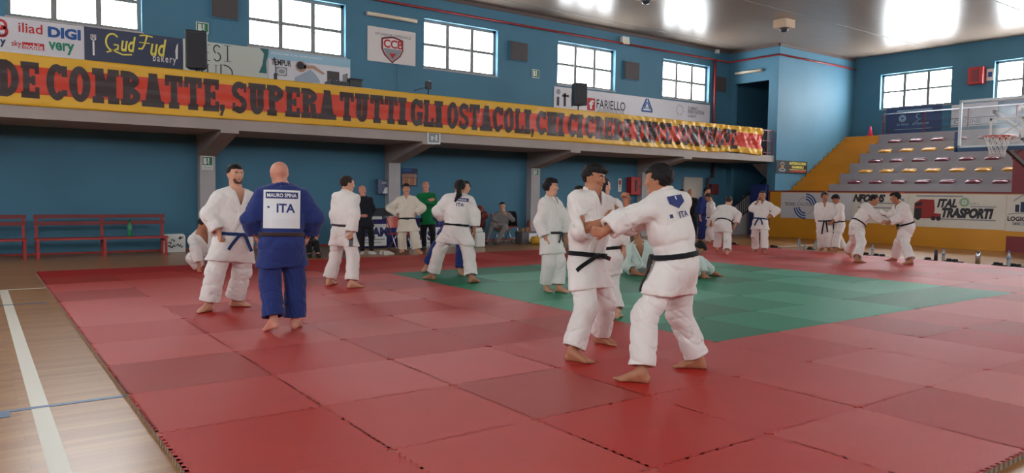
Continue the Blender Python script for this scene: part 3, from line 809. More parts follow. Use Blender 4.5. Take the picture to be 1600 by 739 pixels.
        R = [N+sd*.062*k+f*.055*k-t*.035*k, N+sd*.072*k+f*.0*k+t*.012*k, N+sd*.048*k-f*.052*k+t*.028*k, N-f*.068*k+t*.034*k, N-sd*.048*k-f*.052*k+t*.028*k, N-sd*.072*k+t*.012*k, N-sd*.062*k+f*.055*k-t*.035*k]
        for a, b in zip(R[:-1], R[1:]): F_.cone(a, b, .018*k, .018*k, .008)
        F_.noise(.002, 20, 5)
        return F_.build('lapel', m, s.obj, s.mid)
    def belt(s, m, tails=((-.09, -.20), (.10, -.16)), w=.021, knot=True, at=0.0, kn=0.0, tip=None):
        k = s.k; T = s.T; F_ = T.copy(); t = nrm(s.t+s.pf*at); c = s.wst
        X, Y, Z = F_.pts(F_.all()); a = (X-c[0])*t[0]+(Y-c[1])*t[1]+(Z-c[2])*t[2]
        r = np.sqrt((X-c[0])**2+(Y-c[1])**2+(Z-c[2])**2)
        F_.v = np.maximum(np.maximum(np.abs(T.v-.008)-.009, (np.abs(a)-w*k).astype(np.float32)), (r-.33*s.g).astype(np.float32))
        o = F_.build('belt', m, s.obj, s.mid)
        if knot:
            # find the front of the waist on the jacket
            fr = nrm(s.pf+s.ps*kn); base = s.wst; q = base+fr*.05; step = 0
            ii = lambda p: T.v[tuple(np.clip(((p-T.lo)/T.h).round().astype(int), 0, T.n-1))]
            while ii(q) < 0.004 and step < 60: q = q+fr*.006; step += 1
            K = q+fr*.012; s.knotp = K; mb = MB(); R = lambda p: tuple(p-s.mid)
            side = nrm(np.cross(s.up, fr))
            hgt = .03*k
            for sg in (-1, 1):
                mb.tube([R(K+side*sg*.034+s.up*hgt*.3), R(K+side*sg*.012), R(K-side*sg*.02-s.up*hgt*.35)], [.012, .020, .012], 8)
            for i, (dx_, dz_) in enumerate(tails):
                L = math.hypot(dx_, dz_); n_ = 8; a0 = K+side*(.02 if dx_ > 0 else -.02); pts = []
                for j in range(n_+1):
                    u = j/n_
                    p = a0+side*dx_*u*(1-.15*u)+s.up*dz_*(u**1.15)
                    # keep the tail outside the jacket and trousers
                    z = 0
                    while ii(p) < .008 and z < 40: p = p+fr*.006; z += 1
                    pts.append(p+fr*(.006+.01*math.sin(u*5+i)))
                for j in range(n_):
                    mb.bar(R(pts[j]), R(pts[j]+(pts[j+1]-pts[j])*1.06), .036*k, .009, mi=(1 if tip is not None and i == tip and j >= n_-2 else 0), up=tuple(fr))
            mb.build('belt_knot', [m, CL['maroon']], s.obj)
        return o
    def trousers(s, m, e=.036, hem=.80, flare=1.0, fold=.014, name='trousers', seed=3, taper=False):
        k = s.k; g = s.g; ga = 1+(g-1)*.6; F_ = Field(s.lo, s.hi, s.vc); P = s.P; t = s.t
        F_.cone(P-s.ps*.04*k, P+s.ps*.04*k, .112*k*g+e*.5, .112*k*g+e*.5, .03, n=s.pf, f=.86)
        F_.cone(P, P+t*.10*k, .118*k*g+e*.3, .112*k*g+e*.3, .03, n=s.pf, f=.8)
        for li, l in enumerate(s.legs):
            G_ = F_; ends = np.array([l['hip'], l['knee'], l['ank']]); F_ = G_.sub(ends.min(0)-.22, ends.max(0)+.22)
            u = nrm(l['ank']-l['knee']); end = l['knee']+(l['ank']-l['knee'])*hem
            kk = .062*k*ga+e*(.9 if not taper else .6)
            F_.cone(l['hip'], l['knee'], .094*k*ga+e*.6, kk, .035)
            he = (.058*k*ga+e*1.25)*flare if not taper else .05*k+e*.35
            F_.cone(l['knee'], end+u*.03, kk, he, .03)
            F_.noise(fold, 26, seed+li, (1, 1, 1.25))
            s.capcut(F_, end, u, .15*ga)
            if not taper: F_.cone(end-u*.02, end+u*.06, he*.70, he*.78, 0, op='s', pad=.02)
            G_.merge(F_, .04); F_ = G_
        return F_.build(name, m, s.obj, s.mid)
    def shoes(s, m, socks=None):
        for l in s.legs:
            lo = np.minimum(l['ank'], l['c'])-.3; hi = np.maximum(l['ank'], l['c'])+.3
            F_ = Field(np.maximum(lo, [-99, -99, s.floor-.01]), hi, .008); k = s.k; ank = l['ank']; fd = l['fd']; up = A3(0,0,1); side = nrm(np.cross(up, fd))
            b = A3(ank[0], ank[1], s.floor+l['lift']+.035)
            F_.cone(b-fd*.05*k, b+fd*.15*k, .042*k, .040*k, .02, n=up, f=.85)
            F_.cone(ank-fd*.012, b+fd*.06*k, .045*k, .042*k, .03)
            F_.half(ank+up*.012, up)
            F_.half(A3(0,0,s.floor+.001), -up)
            F_.build('shoe', m, s.obj, s.mid)
            if socks is not None:
                F2 = Field(ank-.12, ank+.2, .009); F2.cone(ank-up*.02, ank+(l['knee']-ank)*.3, .043*k, .047*k, .01); F2.build('sock', socks, s.obj, s.mid)
    def hairdo(s, style=None, col=None):
        style = style or s.hair; col = HAIR[col or s.haircol]
        if style in ('bald',): return
        k = 1+(s.k-1)*.5; H, hf, hu, hs = s.Hc, s.hf, s.hu, s.hs; ax = (hs, hf, hu); h = max(.0055, s.px*.8); gg = 1+(s.g-1)*.3
        F_ = Field(H-.26, H+.26, h)
        add = {'short': .010, 'crop': .005, 'thick': .016, 'curly': .024, 'bun': .010, 'pony': .012, 'cap': .01, 'long': .016, 'ring': .006, 'fringe': .014}[style]
        F_.ell(H+hu*.026*k-hf*.014*k, ax, ((.080*gg+add*.8)*k, (.099+add*.8)*k, (.088+add)*k), .01)
        if style in ('thick', 'curly', 'fringe'):
            F_.ell(H+hu*.072*k+hf*.02*k, ax, (.066*k, .082*k, .036*k+add*.8), .03)
        if style == 'fringe':
            F_.cone(H+hu*.085*k+hf*.06*k-hs*.03, H+hu*.07*k+hf*.085*k+hs*.035, .032*k, .028*k, .02)
        # face and neck cleared
        X, Y, Z = F_.pts(F_.all()); dx = X-H[0]; dy = Y-H[1]; dz = Z-H[2]
        u = dx*hu[0]+dy*hu[1]+dz*hu[2]; f_ = dx*hf[0]+dy*hf[1]+dz*hf[2]; s_ = dx*hs[0]+dy*hs[1]+dz*hs[2]
        line = .058*k if style not in ('fringe',) else .038*k
        topz = line-u                                        # keep above the hairline
        back = np.maximum(f_-.012*k+.25*np.maximum(0, -u), -.055*k-u)            # keep behind the ears
        if style == 'ring': keep = np.maximum(np.maximum(f_-.01*k, -.05*k-u), u-.035*k)
        elif style == 'long': keep = np.minimum(topz, np.maximum(f_+.0*k, -.22*k-u))
        else: keep = np.minimum(topz, back)
        side = np.maximum(np.maximum(f_-.035*k, .012*k-u), .06*k-np.abs(s_)); keep = np.minimum(keep, side) if style != 'ring' else keep
        F_.v = np.maximum(F_.v, keep.astype(np.float32)+.0)
        if style == 'long': F_.cone(H-hf*.03, s.N-s.f*.06, .07, .06, .03)
        if style == 'bun': F_.ell(H-hf*.085*k+hu*.075*k, ax, (.04, .04, .035), .01)
        if style == 'pony':
            F_.cone(H-hf*.09*k+hu*.03*k, s.N-s.f*.10+s.t*.0, .035, .045, .02); F_.cone(s.N-s.f*.10, s.N-s.f*.13-s.t*.10+s.s*.05, .045, .02, .02)
        amp = {'curly': .012, 'thick': .009, 'fringe': .008}.get(style, .004)
        F_.noise(amp, 60 if style == 'curly' else 45, int(abs(H[0]*100)) % 97)
        return F_.build('hair', col, s.obj, s.mid)
    def onface(s, a, b, out=.2):
        """surface point at side a, up b of the face, in the object's own frame"""
        p = s.Hc+s.hs*a+s.hu*b+s.hf*out-s.mid
        r = s.bvh.ray_cast(Vector(p), Vector(-s.hf)); return np.array(r[0]) if r[0] is not None else p-s.hf*(out-.09)
    def facial(s, beard=None):
        k = 1+(s.k-1)*.5
        for q in (-1, 1):
            p = s.onface(q*.031*k, .005*k); mb = MB()
            c = p-s.hf*.0085; R = .0118*k
            # eyeball patch: almond of white, dark iris in front
            for (ra, rb, off, mi, n) in ((.0125, .0040, .0004, 0, 14), (.0054, .0040, .0012, 1, 12)):
                vs = [tuple(p+s.hs*ra*k*math.cos(2*PI*i/n)+s.hu*rb*k*math.sin(2*PI*i/n)+s.hf*(off+.001)) for i in range(n)]
                vb = [tuple(np.array(v)-s.hf*.006) for v in vs]
                mb.add(vs+vb, [tuple(range(n))]+[(i, (i+1) % n, (i+1) % n+n, i+n) for i in range(n)], mi)
            mb.build('eye', [M_EYE, M_IRIS], s.obj)
            mb = MB(); pts = []
            for a, b in ((.014, .020), (.026, .026), (.040, .026), (.050, .020)): pts.append(s.onface(q*a*k, b*k)+s.hf*.001)
            mb.tube([tuple(p) for p in pts], [.0028*k, .0045*k, .004*k, .002*k], 6); mb.build('eyebrow', HAIR[s.haircol if s.haircol != 'grey' else 'brown'], s.obj)
        mb = MB(); 
        pu = [s.onface(a*k, (-.054-.004*abs(a)/.022)*k)+s.hf*.0005 for a in (-.022, -.01, 0, .01, .022)]
        mb.tube([tuple(p) for p in pu], [.002, .0045, .005, .0045, .002], 6); 
        pu = [s.onface(a*k, (-.062+.003*abs(a)/.02)*k)+s.hf*.0005 for a in (-.02, -.01, 0, .01, .02)]
        mb.tube([tuple(p) for p in pu], [.002, .005, .006, .005, .002], 6); mb.build('lips', M_LIP, s.obj)
        if beard:
            H, hf, hu, hs = s.Hc, s.hf, s.hu, s.hs; ax = (hs, hf, hu); F_ = Field(H-.2, H+.2, .0058); gg = 1+(s.g-1)*.3; e = .0022
            F_.cone(H+hf*.022*k, H+hf*.050*k-hu*.078*k, .068*k*gg+e, .040*k*gg+e, .035); F_.cone(H+hf*.060*k-hu*.094*k-hs*.012, H+hf*.060*k-hu*.094*k+hs*.012, .024*k+e, .024*k+e, .02)
            for q in (-1, 1): F_.cone(H+hs*q*.052*k*gg-hu*.035*k-hf*.005, H+hs*q*.03*k+hf*.045*k-hu*.085*k, .024*k+e, .018*k+e, .03)
            X, Y, Z = F_.pts(F_.all()); dx = X-H[0]; dy = Y-H[1]; dz = Z-H[2]; u = dx*hu[0]+dy*hu[1]+dz*hu[2]; f_ = dx*hf[0]+dy*hf[1]+dz*hf[2]; s_ = dx*hs[0]+dy*hs[1]+dz*hs[2]
            keep = np.maximum(u+.036*k+.5*np.maximum(0, .045*k-np.abs(s_)), -(f_+.0)); keep = np.maximum(keep, -(np.sqrt(s_**2+(u+.058*k)**2)-.026*k))
            F_.v = np.maximum(F_.v, keep.astype(np.float32)); F_.build('beard', col_beard, s.obj, s.mid)
    def decal(s, on, W_, Hh, O, side, up, out, draw, mats, name, n=(14, 10)):
        """patch or lettering pressed onto a garment; draw(pl, mb) draws on a flat frame, then every point is dropped on the cloth"""
        me = on.data; bvh = BVHTree.FromPolygons([v.co.copy() for v in me.vertices], [tuple(p.vertices) for p in me.polygons])
        pl = Plane2D((0,0,0), (1,0,0), (0,1,0), lift=.0025); mb = MB(); draw(pl, mb)
        bm = bmesh.new(); vv = [bm.verts.new(v) for v in mb.v]
        for f_, m_i in zip(mb.f, mb.mi):
            try: q = bm.faces.new([vv[i] for i in f_]); q.material_index = m_i
            except ValueError: pass
        for _ in range(3):
            bmesh.ops.triangulate(bm, faces=bm.faces[:]); ed = [e for e in bm.edges if e.calc_length() > .018]
            if ed: bmesh.ops.subdivide_edges(bm, edges=ed, cuts=1)
        bmesh.ops.triangulate(bm, faces=bm.faces[:]); bm.verts.index_update()
        mb = MB(); mb.v = [tuple(v.co) for v in bm.verts]; mb.f = [[v.index for v in f_.verts] for f_ in bm.faces]; mb.mi = [f_.material_index for f_ in bm.faces]; mb.sm = [False]*len(mb.f); bm.free()
        O = O-s.mid; us = [v[0] for v in mb.v]; vs_ = [v[1] for v in mb.v]
        if W_: ua, ub, va, vb = 0, W_, 0, Hh
        else: ua, ub, va, vb = min(us), max(us), min(vs_), max(vs_)
        n = 8; D = np.zeros((n+1, n+1))
        for i in range(n+1):
            for j in range(n+1):
                p = O+side*(ua+(ub-ua)*i/n)+up*(va+(vb-va)*j/n)+out*.25; r = bvh.ray_cast(Vector(p), Vector(-out)); D[i, j] = (np.array(r[0])-O)@out if r[0] is not None else np.nan
        D = np.where(np.isnan(D), np.nanmean(D), D)
        for _ in range(2):
            E = np.pad(D, 1, mode='edge'); D = np.maximum(D, (E[:-2,1:-1]+E[2:,1:-1]+E[1:-1,:-2]+E[1:-1,2:]+4*D)/8)
        nv = []
        for v in mb.v:
            x = min(max((v[0]-ua)/(ub-ua)*n, 0), n-1e-6); y = min(max((v[1]-va)/(vb-va)*n, 0), n-1e-6); i, j = int(x), int(y); x -= i; y -= j
            d = D[i,j]*(1-x)*(1-y)+D[i+1,j]*x*(1-y)+D[i,j+1]*(1-x)*y+D[i+1,j+1]*x*y
            nv.append(tuple(O+side*v[0]+up*v[1]+out*(d+v[2]*.7+.003)))
        mb.v = nv; return mb.build(name, mats, s.obj)
col_beard = mat('short_dark_beard', srgb(92, 64, 52), .8, bump=.6, bscale=120)
def judoka(p, suit='white', belt='black', tails=((-.09, -.20), (.10, -.16)), faces=False, beard=None, seed=1, vneck=.62, skirt=.23, lap=True, infl=.040, e=.036, hem=.89, flare=1.0, knot=True, kn=0.0, tip=None, sr=1.0, open_=.055, at=0, sk=1.0, hair=True, fold=.010):
    p.body(); j = p.jacket(CL[suit], infl=infl, skirt=skirt, vneck=vneck, seed=seed, sleeve_r=sr, open_=open_, sk=sk, fold=fold)
    if lap: p.lapels(CL[suit])
    if belt: p.belt(CL[belt], tails=tails, knot=knot, kn=kn, tip=tip, at=at)
    p.tobj = p.trousers(CL[suit], e=e, hem=hem, flare=flare, seed=seed+1, fold=fold)
    if hair: p.hairdo()
    if faces: p.facial(beard)
    return p
def civilian(p, top='dark', legs='black', shoe=None, faces=True, seed=1, sk=.12, beard=None, infl=.022):
    p.body(shoes=shoe is not None)
    for a in p.arms: a['sleeve'] = .95
    p.jacket(CL[top], infl=infl, skirt=sk, gi=False, seed=seed, fold=.008)
    p.trousers(CL[legs], e=.016, hem=.94, taper=True, seed=seed+1, fold=.008)
    if shoe is not None: p.shoes(shoe)
    p.hairdo()
    if faces: p.facial(beard)
    return p
M_NAVYTXT = mat('navy_print', srgb(38, 50, 110), .7); M_PATCH = mat('white_patch_cloth', srgb(226, 226, 228), .8); M_DTXT = mat('dark_print', srgb(44, 46, 60), .7)
WHT = mat('white_print', srgb(235, 235, 235), .6)

# ---- nearest pair
pA = Person('young man in white judo suit gripping his partner, left one of nearest pair, dark fringe',
    bend=1.035, feet=((937, 537), (893, 564)), pelvis=(916, 413), neck=(926, 300), head=(928, 277), face=60, chest=42, look=62, tilt=8, H=1.76, g=1.08,
    armL=dict(e=(984, 352, -.1), w=(979, 319, -.3), pose='fist', sl=.55, hd=(-.1, 1, 0)), armR=dict(e=(907, 360, -.6), w=(958, 341, -.5), pose='grip', sl=.15, hd=(1, .3, 0)),
    footdir=(55, 60), skin='tan', hair='fringe')
judoka(pA, faces=True, tails=((-.24, -.12), (.13, -.03)), tip=1, seed=11, kn=-.45)
pB = Person('tall young man in white judo suit, right one of nearest pair, back to us',
    bend=1.03, feet=((1003, 598), (1092, 576)), pelvis=(1058, 413), neck=(1036, 303), head=(1029, 281), face=-95, chest=-130, hips=-110, look=-105, tilt=5, H=1.80, g=1.1,
    armL=dict(e=(968, 345, -.3), w=(945, 362, -.2), pose='grip', sl=.75, hd=(-1, 0, .2)), armR=dict(e=(985, 350, .6), w=(968, 338, .3), pose='grip', sl=.7),
    footdir=(-88, -85), skin='tan', hair='thick')
judoka(pB, tails=((-.06, -.34), (.10, -.34)), seed=21, kn=.9, at=-.1)
def backpatch(p, l1=None, l2=None, w=.30, h=.40, big='ITA', m1=None, top=.02, plate=True, bs=.09, slant=0):
    """name strip and country letters on a jacket back"""
    up = p.t; out = -p.f; side = -np.cross(up, out); side = np.cross(up, out); O = p.N-p.t*(top+h)*p.k-side*w/2*p.k
    def d1(pl, mb):
        if plate:
            for i in range(12):
                for j in range(14):
                    pl.rect(mb, w*i/12, h*j/14, w*(i+1)/12, h*(j+1)/14, 0)
    if plate: p.decal(p.jobj, w, h, O, side, up, out, d1, [M_PATCH], 'back_patch')
    def d2(pl, mb):
        if l1:
            n = 14
            for i in range(n): pl.rect(mb, w*.06+w*.88*i/n, h-.085, w*.06+w*.88*(i+1)/n, h-.02, 0, 2)
            pl.text(mb, l1, w/2, h-.072, .038, w*.80, 1, .02, k=3, center=False) if False else pl.text(mb, l1, w*.10, h-.072, .038, w*.80, 1, .02, k=5)
        pl.text(mb, big, w*.36, h-.085-.05-bs, bs, w*.5, 0, .03, k=2)
        if plate: pl.poly(mb, [(w*.14+.012*math.cos(2*PI*i/8), h-.17+.012*math.sin(2*PI*i/8)) for i in range(8)], 0, 2)
    p.decal(p.jobj, w, h, O, side, up, out, d2, [M_NAVYTXT, WHT], 'back_lettering')
def pB_back():
    p = pB; up = p.t; out = -p.f; side = np.cross(up, out); O = p.N-p.t*.30
    def d(pl, mb):
        # blue collar wedge, then the small letters under it
        for i in range(8):
            u0 = -.085+.17*i/8; u1 = u0+.17/8; f = lambda u: .165+.9*abs(u)*.6
            pl.poly(mb, [(u0, f(u0)), (u1, f(u1)), (u1, .27), (u0, .27)], 0, 2)
        pl.text(mb, 'I', -.004, .235, .03, .012, 1, .03, k=3)
        pl.text(mb, 'ITA', -.02, .09, .05, .11, 0, .02, k=2); pl.rect(mb, -.11, .10, -.085, .13, 0, 2)
    p.decal(p.jobj, 0, 0, O, side, up, out, d, [M_NAVYTXT, WHT], 'back_lettering')
pB_back()
# small gold maker's marks on the trouser shins are part of the trousers
# ---- left pair
pC = Person('heavily built man in white judo suit with blue belt standing left, facing us',
    feet=((366, 479), (327, 486)), pelvis=(364, 376), neck=(369, 299), head=(368, 272), face=25, chest=22, look=25, tilt=2, H=1.78, g=1.38,
    armL=dict(e=(397, 338, .2), w=(402, 368, -.2), pose='relax', sl=.7), armR=dict(e=(327, 336, -.2), w=(342, 364, -.6), pose='grip', sl=.9, hd=(.2, -1, -.1)),
    footdir=(70, -40), skin='light', hair='short', haircol='black')
judoka(pC, belt='beltblue', faces=True, beard=1, seed=31, vneck=.5, tails=((-.16, -.17), (.12, -.20)), skirt=.25, open_=.07)
pD = Person('bald man in blue judo suit with dark belt seen from behind, white name patch',
    feet=((428, 521), (461, 514)), pelvis=(440, 378), neck=(441, 293), head=(436, 270), face=180, chest=180, look=-155, tilt=4, H=1.76, g=1.25,
    armL=dict(e=(391, 343, -.1), w=(399, 365, .4), pose='relax', sl=.8), armR=dict(e=(492, 340, .2), w=(482, 368, .7), pose='relax', sl=.8),
    footdir=(-150, 165), skin='pink', hair='bald', lift=(.05, 0))
pD.H_ = 0
judoka(pD, suit='blue', belt='brown', seed=41, tails=((-.05, -.2), (.05, -.2)), skirt=.25)
pD.facial(1)
backpatch(pD, 'MAURO SPINA', w=.35, h=.38, top=.03)
# ---- crouching man by the left edge
pE = Person('man in white judo suit squatting at the mat edge, hand on the mat',
    feet=((336, 422), (312, 424)), pelvis=(320, 400), neck=(313, 363), head=(318, 351), face=40, chest=35, look=50, tilt=35, H=1.74, g=1.05,
    armL=dict(e=(336, 388, .3), w=(332, 405, -.5), pose='relax', sl=.7), armR=dict(e=(305, 388, -1), w=(311, 413, -1), pose='relax', sl=.85, hd=(-.05, -1, -.1)),
    kneeL=(345, 402, -1), kneeR=(300, 403, -1), footdir=(40, 0), skin='tan', hair='short', haircol='black', pd=.25, nd=.05)
judoka(pE, belt=None, seed=51, skirt=.12, vneck=.35, open_=.10)
# ---- man walking away, centre left
pF = Person('man in white judo suit walking away, blue man to his left, phone in hand',
    feet=((514, 446), (549, 450)), pelvis=(536, 361), neck=(541, 301), head=(543, 287), face=135, chest=140, look=110, tilt=6, H=1.70, g=1.05,
    armL=dict(e=(524, 335, .3), w=(526, 355, .5), pose='relax', sl=.7), armR=dict(e=(553, 336, -.6), w=(549, 363, -.2), pose='grip', sl=.95, hd=(-.05, -1, 0)),
    footdir=(150, 100), skin='light', hair='short', haircol='brown')
judoka(pF, seed=61, belt='brown', tails=((-.05, -.12), (.05, -.12)))
# ---- standing along the back
pG = Person('grey-haired man in dark jacket and black trousers standing before the scoring table',
    feet=((580, 398), (566, 398)), pelvis=(571, 347), neck=(567, 307), head=(566, 297), face=15, look=35, tilt=2, H=1.66, g=1.0,
    armL=dict(e=(583, 328, 0), w=(575, 345, -.5), pose='relax'), armR=dict(e=(556, 329, 0), w=(565, 337, -.6), pose='relax', hd=(1, 0, 0)),
    footdir=(35, -10), skin='pink', hair='ring', haircol='grey', floor=FL)
civilian(pG, 'dark', 'black', shoe=M_SHOE, seed=71)
pH = Person('judoka in off-white suit and black belt standing with both hands on hips',
    feet=((652, 396), (629, 394)), pelvis=(636, 347), neck=(635, 307), head=(635, 295), face=-3, look=5, tilt=4, H=1.70, g=1.12, depth=-.1,
    armL=dict(e=(660, 325, 0), w=(648, 336, -.3), pose='relax', sl=.8, hd=(-.8, 0, -.5)), armR=dict(e=(609, 325, 0), w=(623, 336, -.3), pose='relax', sl=.8, hd=(.8, 0, -.5)),
    footdir=(40, -20), skin='light', hair='thick', haircol='black')
judoka(pH, suit='cream', faces=True, seed=81, tails=((-.03, -.02), (.03, -.02)), vneck=.7)
pI = Person('bald coach in green tracksuit top with arms folded, standing behind the judokas',
    feet=((676, 391), (663, 390)), pelvis=(668, 344), neck=(666, 301), head=(665, 290), face=2, look=5, tilt=-5, H=1.76, g=1.08,
    armL=dict(e=(681, 319, -.9), w=(665, 317, -.4), pose='relax', hd=(-1, .1, .1), pn=(0, 0, 1)), armR=dict(e=(654, 320, -.9), w=(670, 313, -.9), pose='relax', hd=(1, .25, 0), pn=(0, 0, 1)),
    footdir=(20, -20), skin='pink', hair='bald', floor=FL)
civilian(pI, 'green', 'black', shoe=M_SHOEB, seed=91)
pJ = Person('judoka in dark blue suit standing behind the one with the long ponytail',
    feet=((719, 429), (668, 424)), pelvis=(713, 352), neck=(718, 305), head=(727, 293), face=-10, look=-20, H=1.76, g=1.1,
    footdir=(20, -30), skin='light', hair='thick', haircol='black', lift=(0, .04))
judoka(pJ, suit='blue', belt='black', seed=101, knot=False)
pK = Person('judoka in white suit with long black ponytail, legs wide, back to us',
    feet=((676, 437), (736, 442)), pelvis=(713, 359), neck=(717, 305), head=(719, 292), face=180, look=165, tilt=8, H=1.72, g=1.2,
    armL=dict(e=(684, 330, 0), w=(693, 342, .8), pose='relax', sl=.7), armR=dict(e=(742, 334, .1), w=(741, 362, .2), pose='relax', sl=.7),
    footdir=(-120, 130), skin='tan', hair='pony', haircol='black')
judoka(pK, seed=111, tails=((-.05, -.12), (.05, -.12)))
def pK_back():
    p = pK; up = p.t; out = -p.f; side = np.cross(up, out); O = p.N-p.t*.30
    def d(pl, mb):
        for i in range(10): pl.rect(mb, -.06+.22*i/10, .20, -.06+.22*(i+1)/10, .255, 0, 2)
        pl.text(mb, 'SPADA', -.03, .21, .03, .16, 1, .02, k=3); pl.text(mb, 'ITA', -.03, .12, .055, .12, 0, .02, k=2)
    p.decal(p.jobj, 0, 0, O, side, up, out, d, [M_NAVYTXT, WHT], 'back_lettering')
pK_back()
# ---- standing left of the nearest pair
pL = Person('curly-haired young judoka in white standing upright, just left of the nearest pair',
    feet=((872, 456), (853, 455)), pelvis=(861, 373), neck=(860, 309), head=(861, 292), face=60, chest=60, look=70, H=1.72, g=1.05,
    armL=dict(e=(884, 345, .2), w=(885, 368, 0), pose='relax', sl=.8), armR=dict(e=(843, 347, -.1), w=(853, 373, -.5), pose='relax', sl=.82, hd=(.3, -1, 0)),
    footdir=(50, 20), skin='light', hair='curly', haircol='black')
judoka(pL, faces=True, seed=121, belt='charcoal', tails=((-.03, -.14), (.05, -.13)))
pM = Person('judoka in white almost hidden behind the nearest pair, one foot showing between them',
    feet=((964, 498), (940, 492)), pelvis=(949, 400), neck=(942, 312), head=(941, 291), face=150, look=120, H=1.66, g=1.0,
    footdir=(170, 150), skin='light', hair='long', haircol='black')
judoka(pM, seed=131)
pN = Person('far judoka in white, dark hair just showing over the nearest fighter\'s shoulder',
    feet=((909, 409), (894, 409)), pelvis=(901, 352), neck=(902, 310), head=(905, 299), face=40, look=60, H=1.68, skin='light', hair='thick', haircol='black')
judoka(pN, seed=141)
# ---- sitting on the green mats
pO = Person('judoka in mint white suit sitting cross-legged on green mats behind nearest pair',
    feet=((1015, 430), (990, 430)), pelvis=(1004, 421), neck=(998, 378), head=(994, 361), face=5, look=10, tilt=15, H=1.72, g=1.05, pd=.35, nd=.2,
    armL=dict(e=(1022, 400, 0), w=(1020, 416, -.6), pose='relax', sl=.7), armR=dict(e=(977, 405, -.2), w=(980, 424, -.3), pose='relax', sl=.85, hd=(.3, -1, -.2)),
    kneeL=(1030, 417, -.5), kneeR=(978, 415, -.5), footdir=(-60, 60), skin='tan', hair='short', haircol='black')
judoka(pO, suit='mint', seed=151, belt=None, skirt=.1, vneck=.3, open_=.10)
pQ = Person('judoka in mint white suit sitting bent forward on green mats, right of nearest pair',
    feet=((1112, 431), (1092, 434)), pelvis=(1066, 420), neck=(1086, 398), head=(1093, 387), face=70, look=75, tilt=55, H=1.72, g=1.05,
    armL=dict(e=(1096, 410, 0), w=(1100, 424, 0), pose='relax', sl=.7), armR=dict(e=(1094, 408, -.3), w=(1099, 428, -.3), pose='relax', sl=.9, hd=(.1, -1, 0)),
    kneeL=(1098, 412, .3), kneeR=(1085, 416, -.5), footdir=(80, 75), skin='tan', hair='thick', haircol='black')
judoka(pQ, suit='mint', seed=161, belt=None, skirt=.1)
# ---- far group under the balcony
pR = Person('dark-haired woman in dark clothes standing beside the bald man, far back',
    feet=((1069, 374), (1062, 374)), pelvis=(1066, 340), neck=(1065, 309), head=(1065, 301), face=5, H=1.62, skin='light', hair='long', haircol='black', floor=FL)
civilian(pR, 'charcoal', 'black', shoe=M_SHOEB, faces=False, seed=171)
pS = Person('bald man in long black coat standing by the pale door, far back',
    feet=((1086, 373), (1078, 373)), pelvis=(1081, 339), neck=(1079, 309), head=(1079, 300), face=5, H=1.70, g=1.1, skin='light', hair='bald', floor=FL,
    armL=dict(e=(1091, 326, 0), w=(1088, 339, -.3)), armR=dict(e=(1070, 326, 0), w=(1073, 339, -.3)))
civilian(pS, 'black', 'black', shoe=M_SHOEB, faces=False, seed=181, sk=.35)
pT = Person('judoka in dark blue suit and dark hair standing far back, behind a bowing one',
    feet=((1102, 379), (1094, 378)), pelvis=(1099, 340), neck=(1103, 308), head=(1105, 299), face=45, look=50, H=1.74, g=1.1, skin='light', hair='thick', haircol='black')
judoka(pT, suit='blue', belt='black', seed=191, knot=False)
pU = Person('small judoka in white with head bowed, facing the dark blue one, far back',
    feet=((1106, 381), (1114, 382)), pelvis=(1113, 343), neck=(1110, 316), head=(1107, 308), face=-75, look=-75, tilt=35, H=1.60, skin='tan', hair='short', haircol='brown')
judoka(pU, seed=201, knot=False)
pV = Person('judoka in white with hair bun, back to us, leaning right, one heel raised',
    feet=((1120, 394), (1136, 398)), pelvis=(1130, 350), neck=(1136, 323), head=(1139, 314), face=172, look=150, tilt=20, H=1.62, g=1.12, nd=.2,
    armL=dict(e=(1117, 340, 0), w=(1119, 355, .5), sl=.7), armR=dict(e=(1153, 336, 0), w=(1149, 352, .5), sl=.8), footdir=(170, 175), skin='light', hair='bun', haircol='brown', lift=(.05, 0))
judoka(pV, seed=211, knot=False)
pW = Person('woman in white judo suit with blue belt, hand raised to her cheek',
    feet=((1194, 396), (1180, 393)), pelvis=(1188, 346), neck=(1192, 315), head=(1191, 305), face=-8, look=-5, H=1.64, g=1.02,
    armL=dict(e=(1214, 329, 0), w=(1203, 339, -.4), sl=.75, hd=(-.8, .1, -.4)), armR=dict(e=(1175, 326, -.2), w=(1184, 315, -.5), sl=.6, hd=(.1, 1, 0)),
    footdir=(10, -30), skin='tan', hair='bun', haircol='brown')
judoka(pW, belt='beltblue', faces=True, seed=221, tails=((-.12, -.18), (.06, -.15)))
# ---- far right
pX = Person('curly-haired judoka in white with long black belt ends, left of two standing close',
    feet=((1295, 393), (1284, 392)), pelvis=(1288, 350), neck=(1288, 317), head=(1289, 307), face=5, look=25, H=1.66, skin='tan', hair='curly', haircol='brown',
    armL=dict(e=(1302, 333, 0), w=(1300, 346, 0), sl=.8), armR=dict(e=(1277, 334, 0), w=(1280, 349, 0), sl=.85), footdir=(20, -15))
judoka(pX, faces=True, seed=231, tails=((-.05, -.34), (.07, -.34)), vneck=.45, e=.045)
pY = Person('judoka in white looking down and tying his dark belt, right of two standing close',
    feet=((1305, 394), (1317, 392)), pelvis=(1311, 351), neck=(1309, 319), head=(1306, 311), face=-60, look=-65, tilt=35, H=1.64, skin='tan', hair='thick', haircol='black',
    armL=dict(e=(1312, 338, -.6), w=(1301, 346, -.2), sl=.8), armR=dict(e=(1300, 336, .3), w=(1299, 347, 0), sl=.8), footdir=(-45, -80))
judoka(pY, seed=241, tails=((-.1, -.28), (.05, -.3)), e=.045)
